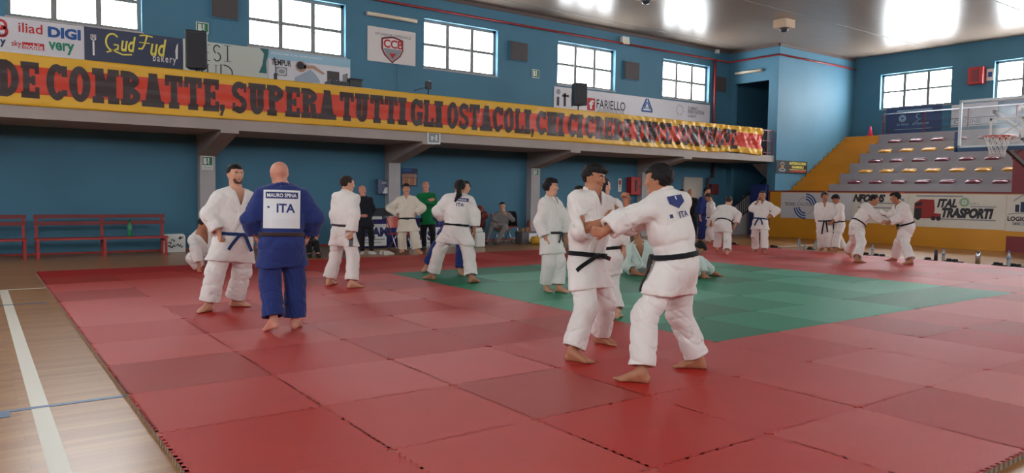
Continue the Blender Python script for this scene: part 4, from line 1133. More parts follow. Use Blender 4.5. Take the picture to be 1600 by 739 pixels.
pZ = Person('judoka in white bending forward to grip, left one of the far right pair',
    feet=((1338, 410), (1324, 402)), pelvis=(1339, 352), neck=(1359, 322), head=(1366, 312), face=80, chest=70, look=85, tilt=15, H=1.70, g=1.1, skin='tan', hair='short', haircol='black',
    armL=dict(e=(1374, 333, .3), w=(1389, 340, .3), sl=.7, hd=(1, -.1, 0)), armR=dict(e=(1370, 340, -.3), w=(1389, 348, -.2), sl=.9, hd=(1, 0, 0)), footdir=(85, 40), lift=(0, .08))
judoka(pZ, seed=251, skirt=.26, knot=False, belt='brown')
pZ2 = Person('judoka in white with black belt facing left, right one of the far right pair',
    feet=((1398, 408), (1423, 413)), pelvis=(1417, 354), neck=(1406, 319), head=(1399, 309), face=-75, chest=-60, look=-85, tilt=15, H=1.72, g=1.1, skin='tan', hair='thick', haircol='black',
    armL=dict(e=(1403, 342, -.3), w=(1388, 347, -.2), sl=.85, hd=(-1, 0, 0)), armR=dict(e=(1394, 335, .3), w=(1383, 338, .2), sl=.7, hd=(-1, 0, 0)), footdir=(-80, -60))
judoka(pZ2, seed=261, tails=((-.03, -.1), (.05, -.1)))
# ---- seated under the balcony
SIT = Person('young man in grey tracksuit sitting on a folding chair, hand at his chin',
    feet=((777, 382), (760, 382)), pelvis=(785, 356), neck=(786, 331), head=(785, 322), face=-10, look=5, tilt=5, H=1.72, g=1.05, floor=FL, pd=.25, nd=.2, depth=.2,
    armL=dict(e=(801, 343, 0), w=(791, 336, -.6), pose='fist', hd=(-.4, .8, 0)), armR=dict(e=(771, 342, -.3), w=(779, 349, -.3)),
    kneeL=(788, 356, -1), kneeR=(769, 351, -.9), footdir=(-30, -10), skin='light', hair='short', haircol='black')
civilian(SIT, 'grey', 'grey', shoe=M_SHOEB, seed=271, faces=False)
SIT2 = Person('person in dark clothes sitting beside the blue-suited man, mostly hidden by him',
    feet=((497, 402), (484, 402)), pelvis=(482, 376), neck=(478, 349), head=(477, 337), face=10, H=1.70, floor=FL, pd=.3, nd=.25, depth=.15,
    armL=dict(e=(487, 366, 0), w=(493, 371, -.6), pose='relax'), kneeL=(494, 380, -1), kneeR=(482, 380, -1), footdir=(10, 0), skin='light', hair='short', haircol='brown')
civilian(SIT2, 'black', 'black', shoe=M_SHOEB, seed=281, faces=False)
# the phone held by the man walking away
q = pF.arms[1]; ph = MB(); c = q['wr']+q['hd']*.11
ph.box(-.004, .004, -.032, .032, -.065, .065); o = ph.build('phone', M_BLACK, bevel=.003); o.location = tuple(c+A3(0,0,-.03)); o.rotation_euler = (0, .15, .6)
tag(o, 'black phone held low by the judoka walking away', 'phone')
# ------------------------------------------------------------------ flat signs: a drawing frame that knows where a photo point falls on it
class Sign(Plane2D):
    def __init__(s, axis, at, a, b, z0, z1, lift=.004):
        """axis 'y': faces -y, spans x a..b; axis 'x': faces -x, spans y from a (left) down to b (right)"""
        s.axis = axis; s.at = at
        if axis == 'y': super().__init__((a, at, z0), (1,0,0), (0,0,1), lift)
        else: super().__init__((at, a, z0), (0,-1,0), (0,0,1), lift)
        s.W = abs(b-a); s.Hh = z1-z0; s.off = Vector((0,0,0))
    def uv(s, px, py):
        p = on_y(px, py, s.at) if s.axis == 'y' else on_x(px, py, s.at)
        d = p-s.O; return d.dot(s.U), d.dot(s.V)
    def textpx(s, mb, txt, x0, y0, x1, y1, mi=0, **kw):
        """text whose left bottom sits at (x0,y0) and right top at (x1,y1) in photo points"""
        u0, v0 = s.uv(x0, y0); u1, v1 = s.uv(x1, y1)
        s.text(mb, txt, u0, v0, v1-v0, u1-u0, mi, **kw)
    def board(s, name, m, th=.012):
        mb = MB(); P = lambda u, v, w: s.O+s.U*u+s.V*v-s.N*w
        mb.add([P(0,0,0), P(s.W,0,0), P(s.W,s.Hh,0), P(0,s.Hh,0), P(0,0,th), P(s.W,0,th), P(s.W,s.Hh,th), P(0,s.Hh,th)],
               [(0,1,2,3),(4,7,6,5),(0,4,5,1),(1,5,6,2),(2,6,7,3),(3,7,4,0)])
        return mb.build(name, m)
def pm(name, r, g, b): return mat('print_'+name, srgb(r, g, b), .65)
C_RED = pm('red', 186, 40, 44); C_BLU = pm('blue', 30, 84, 150); C_GRN = pm('green', 20, 130, 100); C_NAV = pm('navy', 44, 54, 84); C_YEL = pm('yellow', 226, 214, 96)
C_WHT = pm('white', 222, 222, 222); C_DK = pm('dark', 46, 46, 54); C_GRY = pm('grey', 140, 144, 150); C_TEAL = pm('teal', 40, 104, 104); C_SKY = pm('sky', 150, 186, 206); C_SKIN = pm('skin', 176, 136, 118)
VINYL = mat('white_vinyl', srgb(206, 206, 212), .5, var=.03, vscale=2); VNAVY = mat('navy_vinyl', srgb(52, 60, 86), .5); VPALE = mat('pale_green_vinyl', srgb(188, 196, 188), .5)
WY = 13.98

# phone operators' banner
s = Sign('y', WY, -1.7, 1.205, 4.02, 4.865); o = s.board('wall_banner', VINYL); tag(o, 'white sponsor banner with phone company logos, under the leftmost window', 'banner')
mb = MB()
u, v = s.uv(3, 42); s.arc(mb, u-.02, v+.045, .085, .05, -1.9, 2.3, 0); s.arc(mb, u-.02, v-.085, .10, .055, -2.6, 1.6, 0)
s.textpx(mb, 'RE', 0, 56, 11, 52, 3)
s.textpx(mb, 'iliad', 29, 50, 66, 39, 0); s.textpx(mb, 'DIGI', 75, 58, 126, 47, 1, bold=.05)
s.textpx(mb, 'y', 0, 73, 9, 62, 4, bold=.04); s.textpx(mb, 'sky', 18, 74, 33, 64, 0)
u0, v0 = s.uv(35, 76); u1, v1 = s.uv(69, 69); s.rect(mb, u0, v0, u1, v1+.0, 0); s.textpx(mb, 'mobile', 37, 76, 67, 70, 5, k=2)
s.textpx(mb, 'very', 76, 83, 116, 69, 2, bold=.03)
mb.build('print', [C_RED, C_BLU, C_GRN, C_GRY, C_NAV, C_WHT], o)

# bakery banner
s = Sign('y', WY, 1.21, 3.19, 4.02, 4.865); o = s.board('wall_banner', VNAVY); tag(o, 'dark navy bakery banner with fork, knife and yellow script lettering', 'banner')
mb = MB()
u, v = s.uv(146, 66)
s.line(mb, [(u, v-.28), (u, v+.02)], .035, 1); s.arc(mb, u, v+.09, .045, .022, PI, 2*PI, 1)
for q in (-.045, -.015, .015, .045): s.line(mb, [(u+q, v+.08), (u+q, v+.17)], .014, 1)
# G
u, v = s.uv(176, 68)
s.arc(mb, u, v+.03, .13, .035, .7, 5.6, 0, ry=.18); s.line(mb, [(u+.02, v-.02), (u+.11, v-.02), (u+.10, v-.14)], .03, 0)
s.line(mb, [(u-.12, v-.20), (u, v-.15), (u+.2, v-.22), (u+.38, v-.20)], .03, 0)
s.textpx(mb, 'ud', 189, 80, 212, 58, 0, bold=.02, shear=.25)
u, v = s.uv(222, 68)
s.line(mb, [(u-.05, v+.17), (u+.06, v+.19), (u+.22, v+.17)], .03, 0); s.line(mb, [(u+.10, v+.17), (u+.05, v-.02), (u+.0, v-.12), (u-.08, v-.12)], .035, 0); s.line(mb, [(u-.06, v+.02), (u+.16, v+.02)], .022, 0)
s.textpx(mb, 'ud', 235, 87, 260, 62, 0, bold=.02, shear=.25); s.textpx(mb, 'bakery', 239, 99, 275, 88, 1, space=1.3)
u, v = s.uv(276, 80); s.poly(mb, [(u-.02, v-.18), (u+.02, v-.18), (u+.025, v), (u+.03, v+.18), (u+.0, v+.14), (u-.03, v+.0)], 1)
mb.build('print', [C_YEL, C_WHT], o)

# pale banner: serif letters and a green curve
s = Sign('y', WY, 3.20, 5.16, 4.02, 4.865); o = s.board('wall_banner', VPALE); tag(o, 'pale grey-green banner with dark serif lettering, behind the left loudspeaker', 'banner')
mb = MB()
def serif(s, mb, ch, x0, y0, x1, y1, mi=0, t=.028):
    u0, v0 = s.uv(x0, y0); u1, v1 = s.uv(x1, y1); w = u1-u0; h = v1-v0
    if ch == 'E':
        s.rect(mb, u0+.02, v0, u0+.02+t, v1, mi)
        for q in (0, .5, 1): s.rect(mb, u0+.02, v0+(h-.014)*q, u0+w*(.9 if q != .5 else .7), v0+(h-.014)*q+.014, mi)
    elif ch == 'S':
        s.arc(mb, u0+w/2, v0+h*.73, w*.36, t, .5, 4.4, mi, ry=h*.24); s.arc(mb, u0+w/2, v0+h*.27, w*.38, t, -2.6, 1.5, mi, ry=h*.25)
    elif ch == 'I':
        s.rect(mb, u0+w/2-t/2, v0, u0+w/2+t/2, v1, mi); s.rect(mb, u0+.0, v0, u1, v0+.012, mi); s.rect(mb, u0, v1-.012, u1, v1, mi)
    elif ch == 'U':
        s.arc(mb, u0+w/2, v0+h*.35, w*.36, t, PI, 2*PI, mi, ry=h*.33); s.rect(mb, u0+w*.14-t/2, v0+h*.35, u0+w*.14+t/2, v1, mi); s.rect(mb, u0+w*.86-t/4, v0+h*.35, u0+w*.86+t/4, v1, mi)
        s.rect(mb, u0, v1-.012, u0+w*.3, v1, mi); s.rect(mb, u0+w*.7, v1-.012, u1, v1, mi)
    elif ch == 'D':
        s.rect(mb, u0+.02, v0, u0+.02+t, v1, mi); s.arc(mb, u0+w*.3, v0+h/2, w*.6, t, -PI/2, PI/2, mi, ry=h*.48); s.rect(mb, u0, v0, u0+w*.3, v0+.012, mi); s.rect(mb, u0, v1-.012, u0+w*.3, v1, mi)
serif(s, mb, 'E', 318, 94, 330, 70); serif(s, mb, 'S', 332, 95, 346, 71); serif(s, mb, 'I', 350, 96, 361, 72)
serif(s, mb, 'S', 307, 122, 320, 100); serif(s, mb, 'U', 322, 123, 340, 102); serif(s, mb, 'D', 343, 124, 365, 103)
u, v = s.uv(413, 76); s.poly(mb, [(u-.12, v+.0), (u+.1, v+.0), (u+.1, v-.1), (u+.04, v-.35), (u+.06, v-.6), (u-.14, v-.6), (u-.05, v-.4), (u-.01, v-.12)], 1)
mb.build('print', [C_DK, C_TEAL], o)

# mattress shop banner
s = Sign('y', WY, 5.17, 7.33, 4.02, 4.865); o = s.board('wall_banner', VINYL); tag(o, 'mattress shop banner with a person lying on a pillow, light blue heading', 'banner')
mb = MB(); s.rect(mb, 0, s.Hh-.22, s.W, s.Hh, 0)
s.textpx(mb, 'PIANETA RIPOSO', 424, 84, 503, 91, 1, k=2)
s.textpx(mb, 'TEMPUR', 424, 101, 455, 95, 2, bold=.03)
u, v = s.uv(440, 111); s.rect(mb, u-.15, v-.12, u+.14, v+.10, 3); s.arc(mb, u, v-.01, .10, .02, 0, 2*PI, 1, k=2, ry=.07)
u0, v0 = s.uv(460, 120); s.poly(mb, [(u0, 0), (u0, v0-.02), (u0+.42, v0+.22), (u0+.55, v0+.12), (u0+.66, v0-.02), (u0+.7, 0)], 4)
u, v = s.uv(470, 104); s.arc(mb, u, v, .07, .14, 0, 2*PI, 5, k=3); s.arc(mb, u-.015, v+.02, .05, .10, 0, 2*PI, 2, k=4, n=12)
s.poly(mb, [(u+.08, v+.04), (u+.35, v+.06), (u+.62, v-.10), (u+.60, v-.15), (u+.3, v-.02), (u+.05, v-.05)], 5, 3)
mb.build('print', [C_SKY, C_WHT, C_DK, C_GRY, pm('pillow', 150, 164, 180), C_SKIN], o)

# CCB panel
s = Sign('y', WY, 7.82, 9.27, 4.90, 5.82); o = s.board('wall_banner', mat('white_panel', srgb(214, 208, 206), .5)); tag(o, 'white club sponsor panel with a red and grey CCB shield', 'banner')
mb = MB(); s.textpx(mb, 'SPONSOR UFFICIALE', 586, 54, 642, 58, 2)
u, v = s.uv(613, 78)
def shield(u, v, a, b, mi, k):
    pts = [(-a, b*.8), (-a*.5, b*.92), (0, b), (a*.5, b*.92), (a, b*.8), (a, 0), (a*.75, -b*.45), (0, -b), (-a*.75, -b*.45), (-a, 0)]
    s.poly(mb, [(u+x, v+y) for x, y in pts], mi, k)
shield(u, v, .33, .36, 1, 1); shield(u, v, .305, .335, 0, 2); shield(u, v, .28, .31, 4, 3)
s.poly(mb, [(u-.28, v+.02), (u+.28, v+.02), (u+.2, v-.14), (u, v-.30), (u-.2, v-.14)], 3, 4); s.poly(mb, [(u-.1, v-.1), (u+.1, v-.1), (u, v-.24)], 0, 5)
s.textpx(mb, 'CCB', 599, 74, 629, 65, 0, bold=.03, k=5)
mb.build('print', [C_RED, C_DK, C_GRY, C_GRY, C_WHT], o)

# long white banner on the right
s = Sign('y', WY, 14.26, 21.85, 4.02, 4.82); o = s.board('wall_banner', VINYL); tag(o, 'long white sponsor banner with red, blue and black logos, under the right windows', 'banner')
mb = MB()
u, v = s.uv(888, 152)
for q, ht in ((-.42, .28), (-.14, .42)): s.rect(mb, u+q-.06, v-.3, u+q+.04, v-.3+ht, 1)
s.arc(mb, u-.42, v+.14, .05, .08, 0, 2*PI, 3, n=12); s.rect(mb, u-.26, v+.0, u+.02, v+.07, 1); s.rect(mb, u+.12, v-.3, u+.2, v+.1, 3)
u0, v0 = s.uv(917, 172); u1, v1 = s.uv(930, 154); s.rect(mb, u0, v0, u1, v1, 0); s.textpx(mb, 'f', 920, 170, 928, 157, 4, k=2, bold=.03)
s.textpx(mb, 'FARIELLO', 932, 169, 977, 160, 1); s.textpx(mb, 'concessionaria dal 1930', 933, 175, 975, 171.5, 3)
u, v = s.uv(1011, 165)
for q in (-1, 1): s.line(mb, [(u+q*.03, v+.24), (u+q*.26, v-.17)], .07, 2); s.line(mb, [(u+q*.015, v+.12), (u+q*.15, v-.12)], .05, 2)
s.line(mb, [(u-.28, v-.2), (u+.28, v-.2)], .06, 2); s.rect(mb, u-.2, v-.12, u+.2, v-.06, 5)
u, v = s.uv(1062, 172)
for i in range(11):
    a = 2*PI*i/11+.3; s.line(mb, [(u+.14*math.cos(a), v+.13*math.sin(a)), (u+.22*math.cos(a+.25), v+.22*math.sin(a+.25))], .03, 3)
s.textpx(mb, 'CUBINO', 1075, 171, 1090, 168, 1); s.textpx(mb, 'INNOVATION', 1075, 177, 1100, 174, 1); s.textpx(mb, 'LIGHT', 1075, 183, 1088, 180, 1)
mb.build('print', [C_RED, C_DK, C_BLU, C_GRY, C_WHT, C_SKY], o)

# dark square panels between the windows
for i, (a, b, z0, z1, lab) in enumerate(((3.83, 4.43, 5.46, 6.0, 'dark square wall panel above the exit sign, top left'), (12.49, 13.13, 5.46, 6.0, 'dark square wall panel right of the third window'),
        (17.30, 17.98, 5.36, 5.95, 'dark square wall panel between the two right windows'), (22.05, 22.68, 5.38, 5.93, 'dark square wall panel right of the last window, by the pipe'))):
    m_ = MB(); m_.box(a, b, 13.9, 14.0, z0, z1); o = m_.build('vent_panel', M_DGREY, bevel=.01); tag(o, lab, 'wall panel', 'dark wall panels between the windows')
    f = MB(); f.box(a-.02, b+.02, 13.93, 13.995, z0-.02, z0); f.box(a-.02, b+.02, 13.93, 13.995, z1, z1+.02); f.box(a-.02, a, 13.93, 13.995, z0, z1); f.box(b, b+.02, 13.93, 13.995, z0, z1); f.build('frame', M_BLUE, o)

# exit signs
M_EXG = mat('exit_green', srgb(20, 110, 70), .5); M_EXW = mat('exit_white', srgb(215, 222, 216), .5)
def exit_sign(axis, at, a, b, z0, z1, lab, portrait=False):
    s = Sign(axis, at, a, b, z0, z1); o = s.board('exit_sign', M_EXW, .02); tag(o, lab, 'sign')
    mb = MB(); w, h = s.W, s.Hh; hh = h if not portrait else w*.9
    g0 = h-hh
    s.rect(mb, w*.06, g0+hh*.08, w*.94, g0+hh*.92, 0)
    s.rect(mb, w*.14, g0+hh*.18, w*.42, g0+hh*.82, 1, 2)             # doorway
    s.arc(mb, w*.60, g0+hh*.74, hh*.05, hh*.1, 0, 2*PI, 1, 2, 10)          # running figure
    s.line(mb, [(w*.62, g0+hh*.66), (w*.56, g0+hh*.42), (w*.66, g0+hh*.3), (w*.62, g0+hh*.16)], hh*.09, 1, 2)
    s.line(mb, [(w*.56, g0+hh*.42), (w*.48, g0+hh*.34), (w*.42, g0+hh*.3)], hh*.08, 1, 2); s.line(mb, [(w*.5, g0+hh*.6), (w*.62, g0+hh*.62), (w*.72, g0+hh*.5)], hh*.06, 1, 2)
    if portrait:
        for q in (.12, .26): s.rect(mb, w*.12, h*q*.6, w*.88, h*q*.6+h*.03, 2, 2)
    mb.build('pictogram', [M_EXG, M_EXW, C_GRY], o); return o
exit_sign('y', 13.97, 3.49, 3.77, 5.05, 5.30, 'green exit sign high on the wall above the left loudspeaker')
exit_sign('y', 13.97, 13.36, 13.64, 5.0, 5.26, 'green exit sign high on the wall right of the third window')
exit_sign('y', 13.75, BX[2]+.04, BX[2]+.29, 1.86, 2.17, 'green exit sign with small print on the leftmost visible column', True)
exit_sign('y', 13.75, BX[4]+.06, BX[4]+.28, 1.95, 2.17, 'green exit sign at the top of the third column')
s = Sign('y', YB-.02, 8.47, 8.85, 2.62, 2.93); o = s.board('exit_sign', M_EXW, .02); tag(o, 'white framed direction sign hanging on the balcony edge', 'sign')
mb = MB(); s.rect(mb, .04, .04, .34, .27, 0); s.rect(mb, .10, .09, .16, .2, 1, 2); s.rect(mb, .18, .13, .21, .17, 1, 2); s.rect(mb, .23, .08, .28, .23, 1, 2); mb.build('pictogram', [C_GRY, M_EXW], o)

# ------------------------------------------------------------------ the long front banner
M_BY = mat('yellow_banner_cloth', srgb(232, 178, 48), .45, spec=.5); M_BR = mat('red_banner_cloth', srgb(216, 66, 42), .42, spec=.5); M_BK = mat('black_banner_ink', srgb(62, 44, 44), .45)
BXa, BXb, BZa, BZb = -3.2, 22.15, 2.90, 3.84
def wrinkle(x, z):
    a = .010*math.sin(x*3.1+z*2)+.008*math.sin(x*7.3-z*5)+.012*math.sin(z*14+x*.9)
    t = min(1, max(0, (x-14.5)/2.0)); t2 = min(1, max(0, (x-18.5)/1.0))
    a += t*(.018*math.sin(x*13+2.5*math.sin(z*6))+.015*math.sin(x*21+z*17)) + t2*(.028*math.sin(x*9.5+z*9)+.02*math.sin(x*25-z*21))
    return -.035+a*(.9)
nx_, nz_ = 620, 26
vs = []; fs = []; mi = []
for i in range(nx_+1):
    x = BXa+(BXb-BXa)*i/nx_; sag = .03*math.sin(x*1.9)*min(1, max(0, (x-16)/3))
    for j in range(nz_+1):
        z = BZa+(BZb-BZa)*j/nz_+sag*(1-j/nz_); vs.append((x, YB+wrinkle(x, z), z))
for i in range(nx_):
    for j in range(nz_):
        a = i*(nz_+1)+j; fs.append((a, a+nz_+1, a+nz_+2, a+1)); zc = (j+.5)/nz_; mi.append(1 if .23 < zc < .77 else 0)
me = bpy.data.meshes.new('balcony_banner'); me.from_pydata(vs, [], fs); me.materials.append(M_BY); me.materials.append(M_BR)
me.polygons.foreach_set('material_index', mi); me.polygons.foreach_set('use_smooth', [True]*len(fs)); me.update()
ban = bpy.data.objects.new('balcony_banner', me); link(ban); md = ban.modifiers.new('thick', 'SOLIDIFY'); md.thickness = .004; md.offset = 1
tag(ban, 'long yellow and red banner with black slab letters along the balcony', 'banner')

class Glyphs:
    """heavy slab-serif capitals drawn as strokes"""
    def __init__(s, sign, mb): s.g = sign; s.mb = mb
    def r(s, x0, y0, x1, y1):  # split finely so it can follow the cloth
        n = max(1, int(abs(x1-x0)/.05)); m = max(1, int(abs(y1-y0)/.06))
        for i in range(n):
            for j in range(m): s.g.rect(s.mb, x0+(x1-x0)*i/n, y0+(y1-y0)*j/m, x0+(x1-x0)*(i+1)/n, y0+(y1-y0)*(j+1)/m)
    def q(s, a, b, w):         # slanted stroke a->b of horizontal width w
        n = 8
        for i in range(n):
            t0, t1 = i/n, (i+1)/n; xa = a[0]+(b[0]-a[0])*t0; ya = a[1]+(b[1]-a[1])*t0; xb = a[0]+(b[0]-a[0])*t1; yb = a[1]+(b[1]-a[1])*t1
            s.g.poly(s.mb, [(xa-w/2, ya), (xa+w/2, ya), (xb+w/2, yb), (xb-w/2, yb)])
    def a(s, cx, cy, rx, ry, tx, ty, a0, a1, n=18):
        for i in range(n):
            p = []
            for t, o in ((a0+(a1-a0)*i/n, -1), (a0+(a1-a0)*i/n, 1), (a0+(a1-a0)*(i+1)/n, 1), (a0+(a1-a0)*(i+1)/n, -1)):
                p.append((cx+(rx+o*tx/2)*math.cos(t), cy+(ry+o*ty/2)*math.sin(t)))
            s.g.poly(s.mb, p)
    def put(s, ch, u, v, w, h):
        T = min(w*.36, .165) if ch != 'I' else .15; H = .125; F = T*.30; r = s.r
        if ch in 'MN': T *= .74
        def stem(x, top=True, bot=True, f0=F, f1=F):
            r(x, v, x+T, v+h)
            if bot: r(x-f0, v, x+T+f1, v+H)
            if top: r(x-f0, v+h-H, x+T+f1, v+h)
        L = u+F
        if ch == 'I': stem(u+w/2-T/2)
        elif ch == 'L': stem(L); r(L+T, v, u+w, v+H); r(u+w-T*.7, v, u+w, v+h*.34)
        elif ch in 'EF':
            stem(L); r(L+T, v+h-H, u+w, v+h); r(u+w-T*.65, v+h*.68, u+w, v+h); r(L+T, v+h/2-H*.45, u+w-T*.7, v+h/2+H*.45); r(u+w-T*1.15, v+h*.37, u+w-T*.6, v+h*.63)
            if ch == 'E': r(L+T, v, u+w, v+H); r(u+w-T*.65, v, u+w, v+h*.32)
        elif ch == 'T': r(u+w/2-T/2, v, u+w/2+T/2, v+h); r(u+w/2-T/2-F, v, u+w/2+T/2+F, v+H); r(u, v+h-H, u+w, v+h); r(u, v+h*.68, u+T*.65, v+h); r(u+w-T*.65, v+h*.68, u+w, v+h)
        elif ch == 'H': stem(L); stem(u+w-T-F); r(L+T, v+h/2-H/2, u+w-T-F, v+h/2+H/2)
        elif ch == 'N': stem(L, f1=0); stem(u+w-T-F, bot=False); s.q((L+T*.6, v+h), (u+w-T-F+T*.4, v), T*1.1)
        elif ch == 'M': stem(L, f1=F*.5); stem(u+w-T-F, f0=F*.5); s.q((L+T*.6, v+h), (u+w/2, v+h*.2), T*.95); s.q((u+w-F-T*.6, v+h), (u+w/2, v+h*.2), T*.95)
        elif ch == 'A':
            s.q((u+T*.75, v), (u+w/2, v+h), T*.95); s.q((u+w-T*.75, v), (u+w/2, v+h), T*1.1); r(u+w*.25, v+h*.24, u+w*.75, v+h*.24+H*.8)
            r(u-F*.3, v, u+T*1.5, v+H); r(u+w-T*1.5, v, u+w+F*.3, v+H); r(u+w*.3, v+h-H, u+w*.66, v+h)
        elif ch == 'V': s.q((u+T*.75, v+h), (u+w/2, v), T*1.1); s.q((u+w-T*.75, v+h), (u+w/2, v), T*.95); r(u-F*.2, v+h-H, u+T*1.5, v+h); r(u+w-T*1.5, v+h-H, u+w+F*.2, v+h)
        elif ch in 'OQ': s.a(u+w/2, v+h/2, w/2-T/2, h/2-H/2, T, H*1.1, 0, 2*PI, 28)
        elif ch in 'CG':
            s.a(u+w/2, v+h/2, w/2-T/2, h/2-H/2, T, H*1.1, .75, 5.5, 24); r(u+w-T*.75, v+h*.66, u+w, v+h*.97)
            if ch == 'G': r(u+w-T*1.05, v+h*.04, u+w-T*.05, v+h*.46); r(u+w*.52, v+h*.36, u+w+F*.2, v+h*.36+H*.9)
            else: r(u+w-T*.75, v+h*.14, u+w, v+h*.30)
        elif ch == 'D': stem(L, f1=0); s.a(L+T*.6, v+h/2, u+w-L-T*1.1, h/2-H/2, T, H, -PI/2, PI/2); 
        elif ch in 'PR':
            stem(L); s.a(L+T*.7, v+h*.73, u+w-L-T*1.3, h*.27-H/2, T, H, -PI/2, PI/2, 12); r(L+T, v+h*.46, L+T*1.5, v+h*.46+H)
            if ch == 'R': s.q((L+T*1.7, v+h*.5), (u+w-T*.6, v), T*.95); r(u+w-T*1.1, v, u+w+F*.3, v+H)
        elif ch == 'B': stem(L, f1=0); s.a(L+T*.7, v+h*.74, u+w-L-T*1.4, h*.26-H/2, T, H, -PI/2, PI/2, 12); s.a(L+T*.7, v+h*.27, u+w-L-T*1.25, h*.27-H/2, T, H, -PI/2, PI/2, 12)
        elif ch == 'U': r(L, v+h*.3, L+T, v+h); r(u+w-F-T, v+h*.3, u+w-F, v+h); s.a(u+w/2, v+h*.32, w/2-F-T/2, h*.32-H/2, T, H, PI, 2*PI, 14); r(L-F, v+h-H, L+T+F, v+h); r(u+w-2*F-T, v+h-H, u+w, v+h)
        elif ch == 'S':
            s.a(u+w/2, v+h*.72, w/2-T/2, h*.28-H/2, T, H*1.1, .5, PI*1.5, 14); s.a(u+w/2, v+h*.28, w/2-T/2, h*.28-H/2, T, H*1.1, -PI+.5, PI*.5, 14)
            r(u+w-T*.6, v+h*.68, u+w-.01, v+h*.96); r(u+.01, v+h*.05, u+T*.6, v+h*.32)
        elif ch == ',': r(u, v, u+w, v+h*.2); s.q((u+w*.6, v), (u+w*.25, v-h*.18), w*.6)
gs = Plane2D((0, YB, 0), (1,0,0), (0,0,1), .0); gmb = MB(); G_ = Glyphs(gs, gmb)
WORDS = [('DE', -4, 61), ('COMBATTE', 72, 341), (',', 341, 348), ('SUPERA', 361, 523), ('TUTTI', 530, 634), ('GLI', 640, 690), ('OSTACOLI', 697, 827), (',', 828, 832), ('CHI', 837, 880), ('CI', 886, 909), ('CREDE', 913, 985), ('VINCE', 990, 1048), ('COMUNQUE', 1053, 1150)]
REL = {'I': .62, 'M': 1.3, 'L': .85, 'E': .88, 'T': .95, 'C': .95, 'A': 1.1, 'N': 1.15, 'H': 1.1, 'S': .85}
for wd, xa, xb in WORDS:
    X_a = on_y(xa, 120+xa*.075, YB).x; X_b = on_y(xb, 120+xb*.075, YB).x
    if wd == ',': G_.put(',', X_a+.02, 3.07, min(.13, X_b-X_a), .62); continue
    tot = sum(REL.get(c, 1) for c in wd); gap = .03; un = (X_b-X_a-gap*(len(wd)-1))/tot; x = X_a
    for c in wd: w_ = REL.get(c, 1)*un; G_.put(c, x, 3.04, w_, .665); x += w_+gap
gmb.v = [(x, YB+wrinkle(x, z)-.012, z) for x, y, z in gmb.v]
gmb.build('lettering', M_BK, ban)

# railing behind the banner
M_RAIL = mat('maroon_rail', srgb(122, 44, 52), .45)
ry = YB+.06
r0 = MB(); r0.bar((X0+.05, ry, 3.80), (22.9, ry, 3.80), .05); r0.bar((X0+.05, ry, 3.42), (22.9, ry, 3.42), .03); r0.bar((X0+.05, ry, 3.0), (22.9, ry, 3.0), .03)
ro = r0.build('balcony_railing', M_RAIL); tag(ro, 'maroon metal railing of the balcony, bare at its right end', 'railing')
for x in [X0+.1+i*1.5 for i in range(22)]+[22.2, 22.88]:
    if x < 22.95: MB().bar((x, ry, 2.9), (x, ry, 3.8), .04).build('rail_post', M_RAIL, ro)
for i in range(5):
    MB().bar((22.34+i*.11, ry, 3.0), (22.34+i*.11, ry, 3.8), .014).build('baluster', M_BLACK, ro)

# loudspeakers on stands
def speaker(x, y, zb, w, h, d, rz, lab):
    e = empty('loudspeaker', (x, y, zb), rz); tag(e, lab, 'loudspeaker', 'loudspeakers on the balcony')
    b = MB(); b.prism([(-w/2, -d/2), (w/2, -d/2), (w*.33, d/2), (-w*.33, d/2)], 'z', 0, h); b.build('cabinet', M_BLACK, e, bevel=.02)
    g = MB(); g.box(-w*.42, w*.42, -d/2-.012, -d/2+.01, h*.06, h*.94); g.build('grille', M_DGREY if False else mat('speaker_grille', srgb(44, 44, 50), .6, bump=.5, bscale=300), e, bevel=.01)
    hd = MB(); hd.tube([(0, d*.1, h*.5), (0, d*.1, h*.52)], .02); 
    s_ = empty('speaker_stand', (x, y, 2.9)); tag(s_, 'black tripod stand under the '+lab.split(' on ')[0], 'stand', 'loudspeaker stands')
    MB().tube([(0, 0, .35), (0, 0, zb-2.9)], .018).build('pole', M_BLACK, s_)
    for i in range(3):
        a = 2*PI*i/3+.4; MB().tube([(.02*math.cos(a), .02*math.sin(a), .7), (.38*math.cos(a), .38*math.sin(a), .02)], .012).build('leg', M_BLACK, s_)
    return e
speaker(3.15, 12.5, 3.98, .44, .80, .34, -.25, 'large black loudspeaker on the left of the balcony')
speaker(14.0, 12.5, 4.06, .44, .66, .34, -.2, 'dark blue-black loudspeaker on the right of the balcony')

# balcony table with mixer, laptop and box; microphone and camera stands
t = empty('folding_table', (6.5, 12.7, 2.9)); tag(t, 'folding table behind the banner carrying sound equipment', 'table')
MB().box(-.8, .9, -.35, .35, .98, 1.02).build('tabletop', M_WHITE, t)
for a in (-.72, .82):
    for b in (-.3, .3): MB().bar((a, b, 0), (a, b, .98), .03).build('leg', M_STEEL, t)
e = empty('mixer', (6.35, 12.5, 3.92)); tag(e, 'black sound mixer with a raised lid on the balcony table', 'mixer')
MB().box(-.25, .22, -.18, .18, 0, .1).build('case', M_BLACK, e, bevel=.008); MB().box(-.25, .05, -.0, .03, .1, .34).build('lid', M_DGREY, e)
for i in range(6): MB().tube([(-.2+i*.07, -.1, .1), (-.2+i*.07, -.1, .125)], .012).build('knob', M_STEEL, e)
e = MB().box(6.62, 6.95, 12.4, 12.7, 3.92, 4.13).box(6.60, 6.97, 12.38, 12.72, 4.10, 4.13).build('equipment_box', M_BLACK, bevel=.01); tag(e, 'low dark equipment box right of the mixer', 'box')
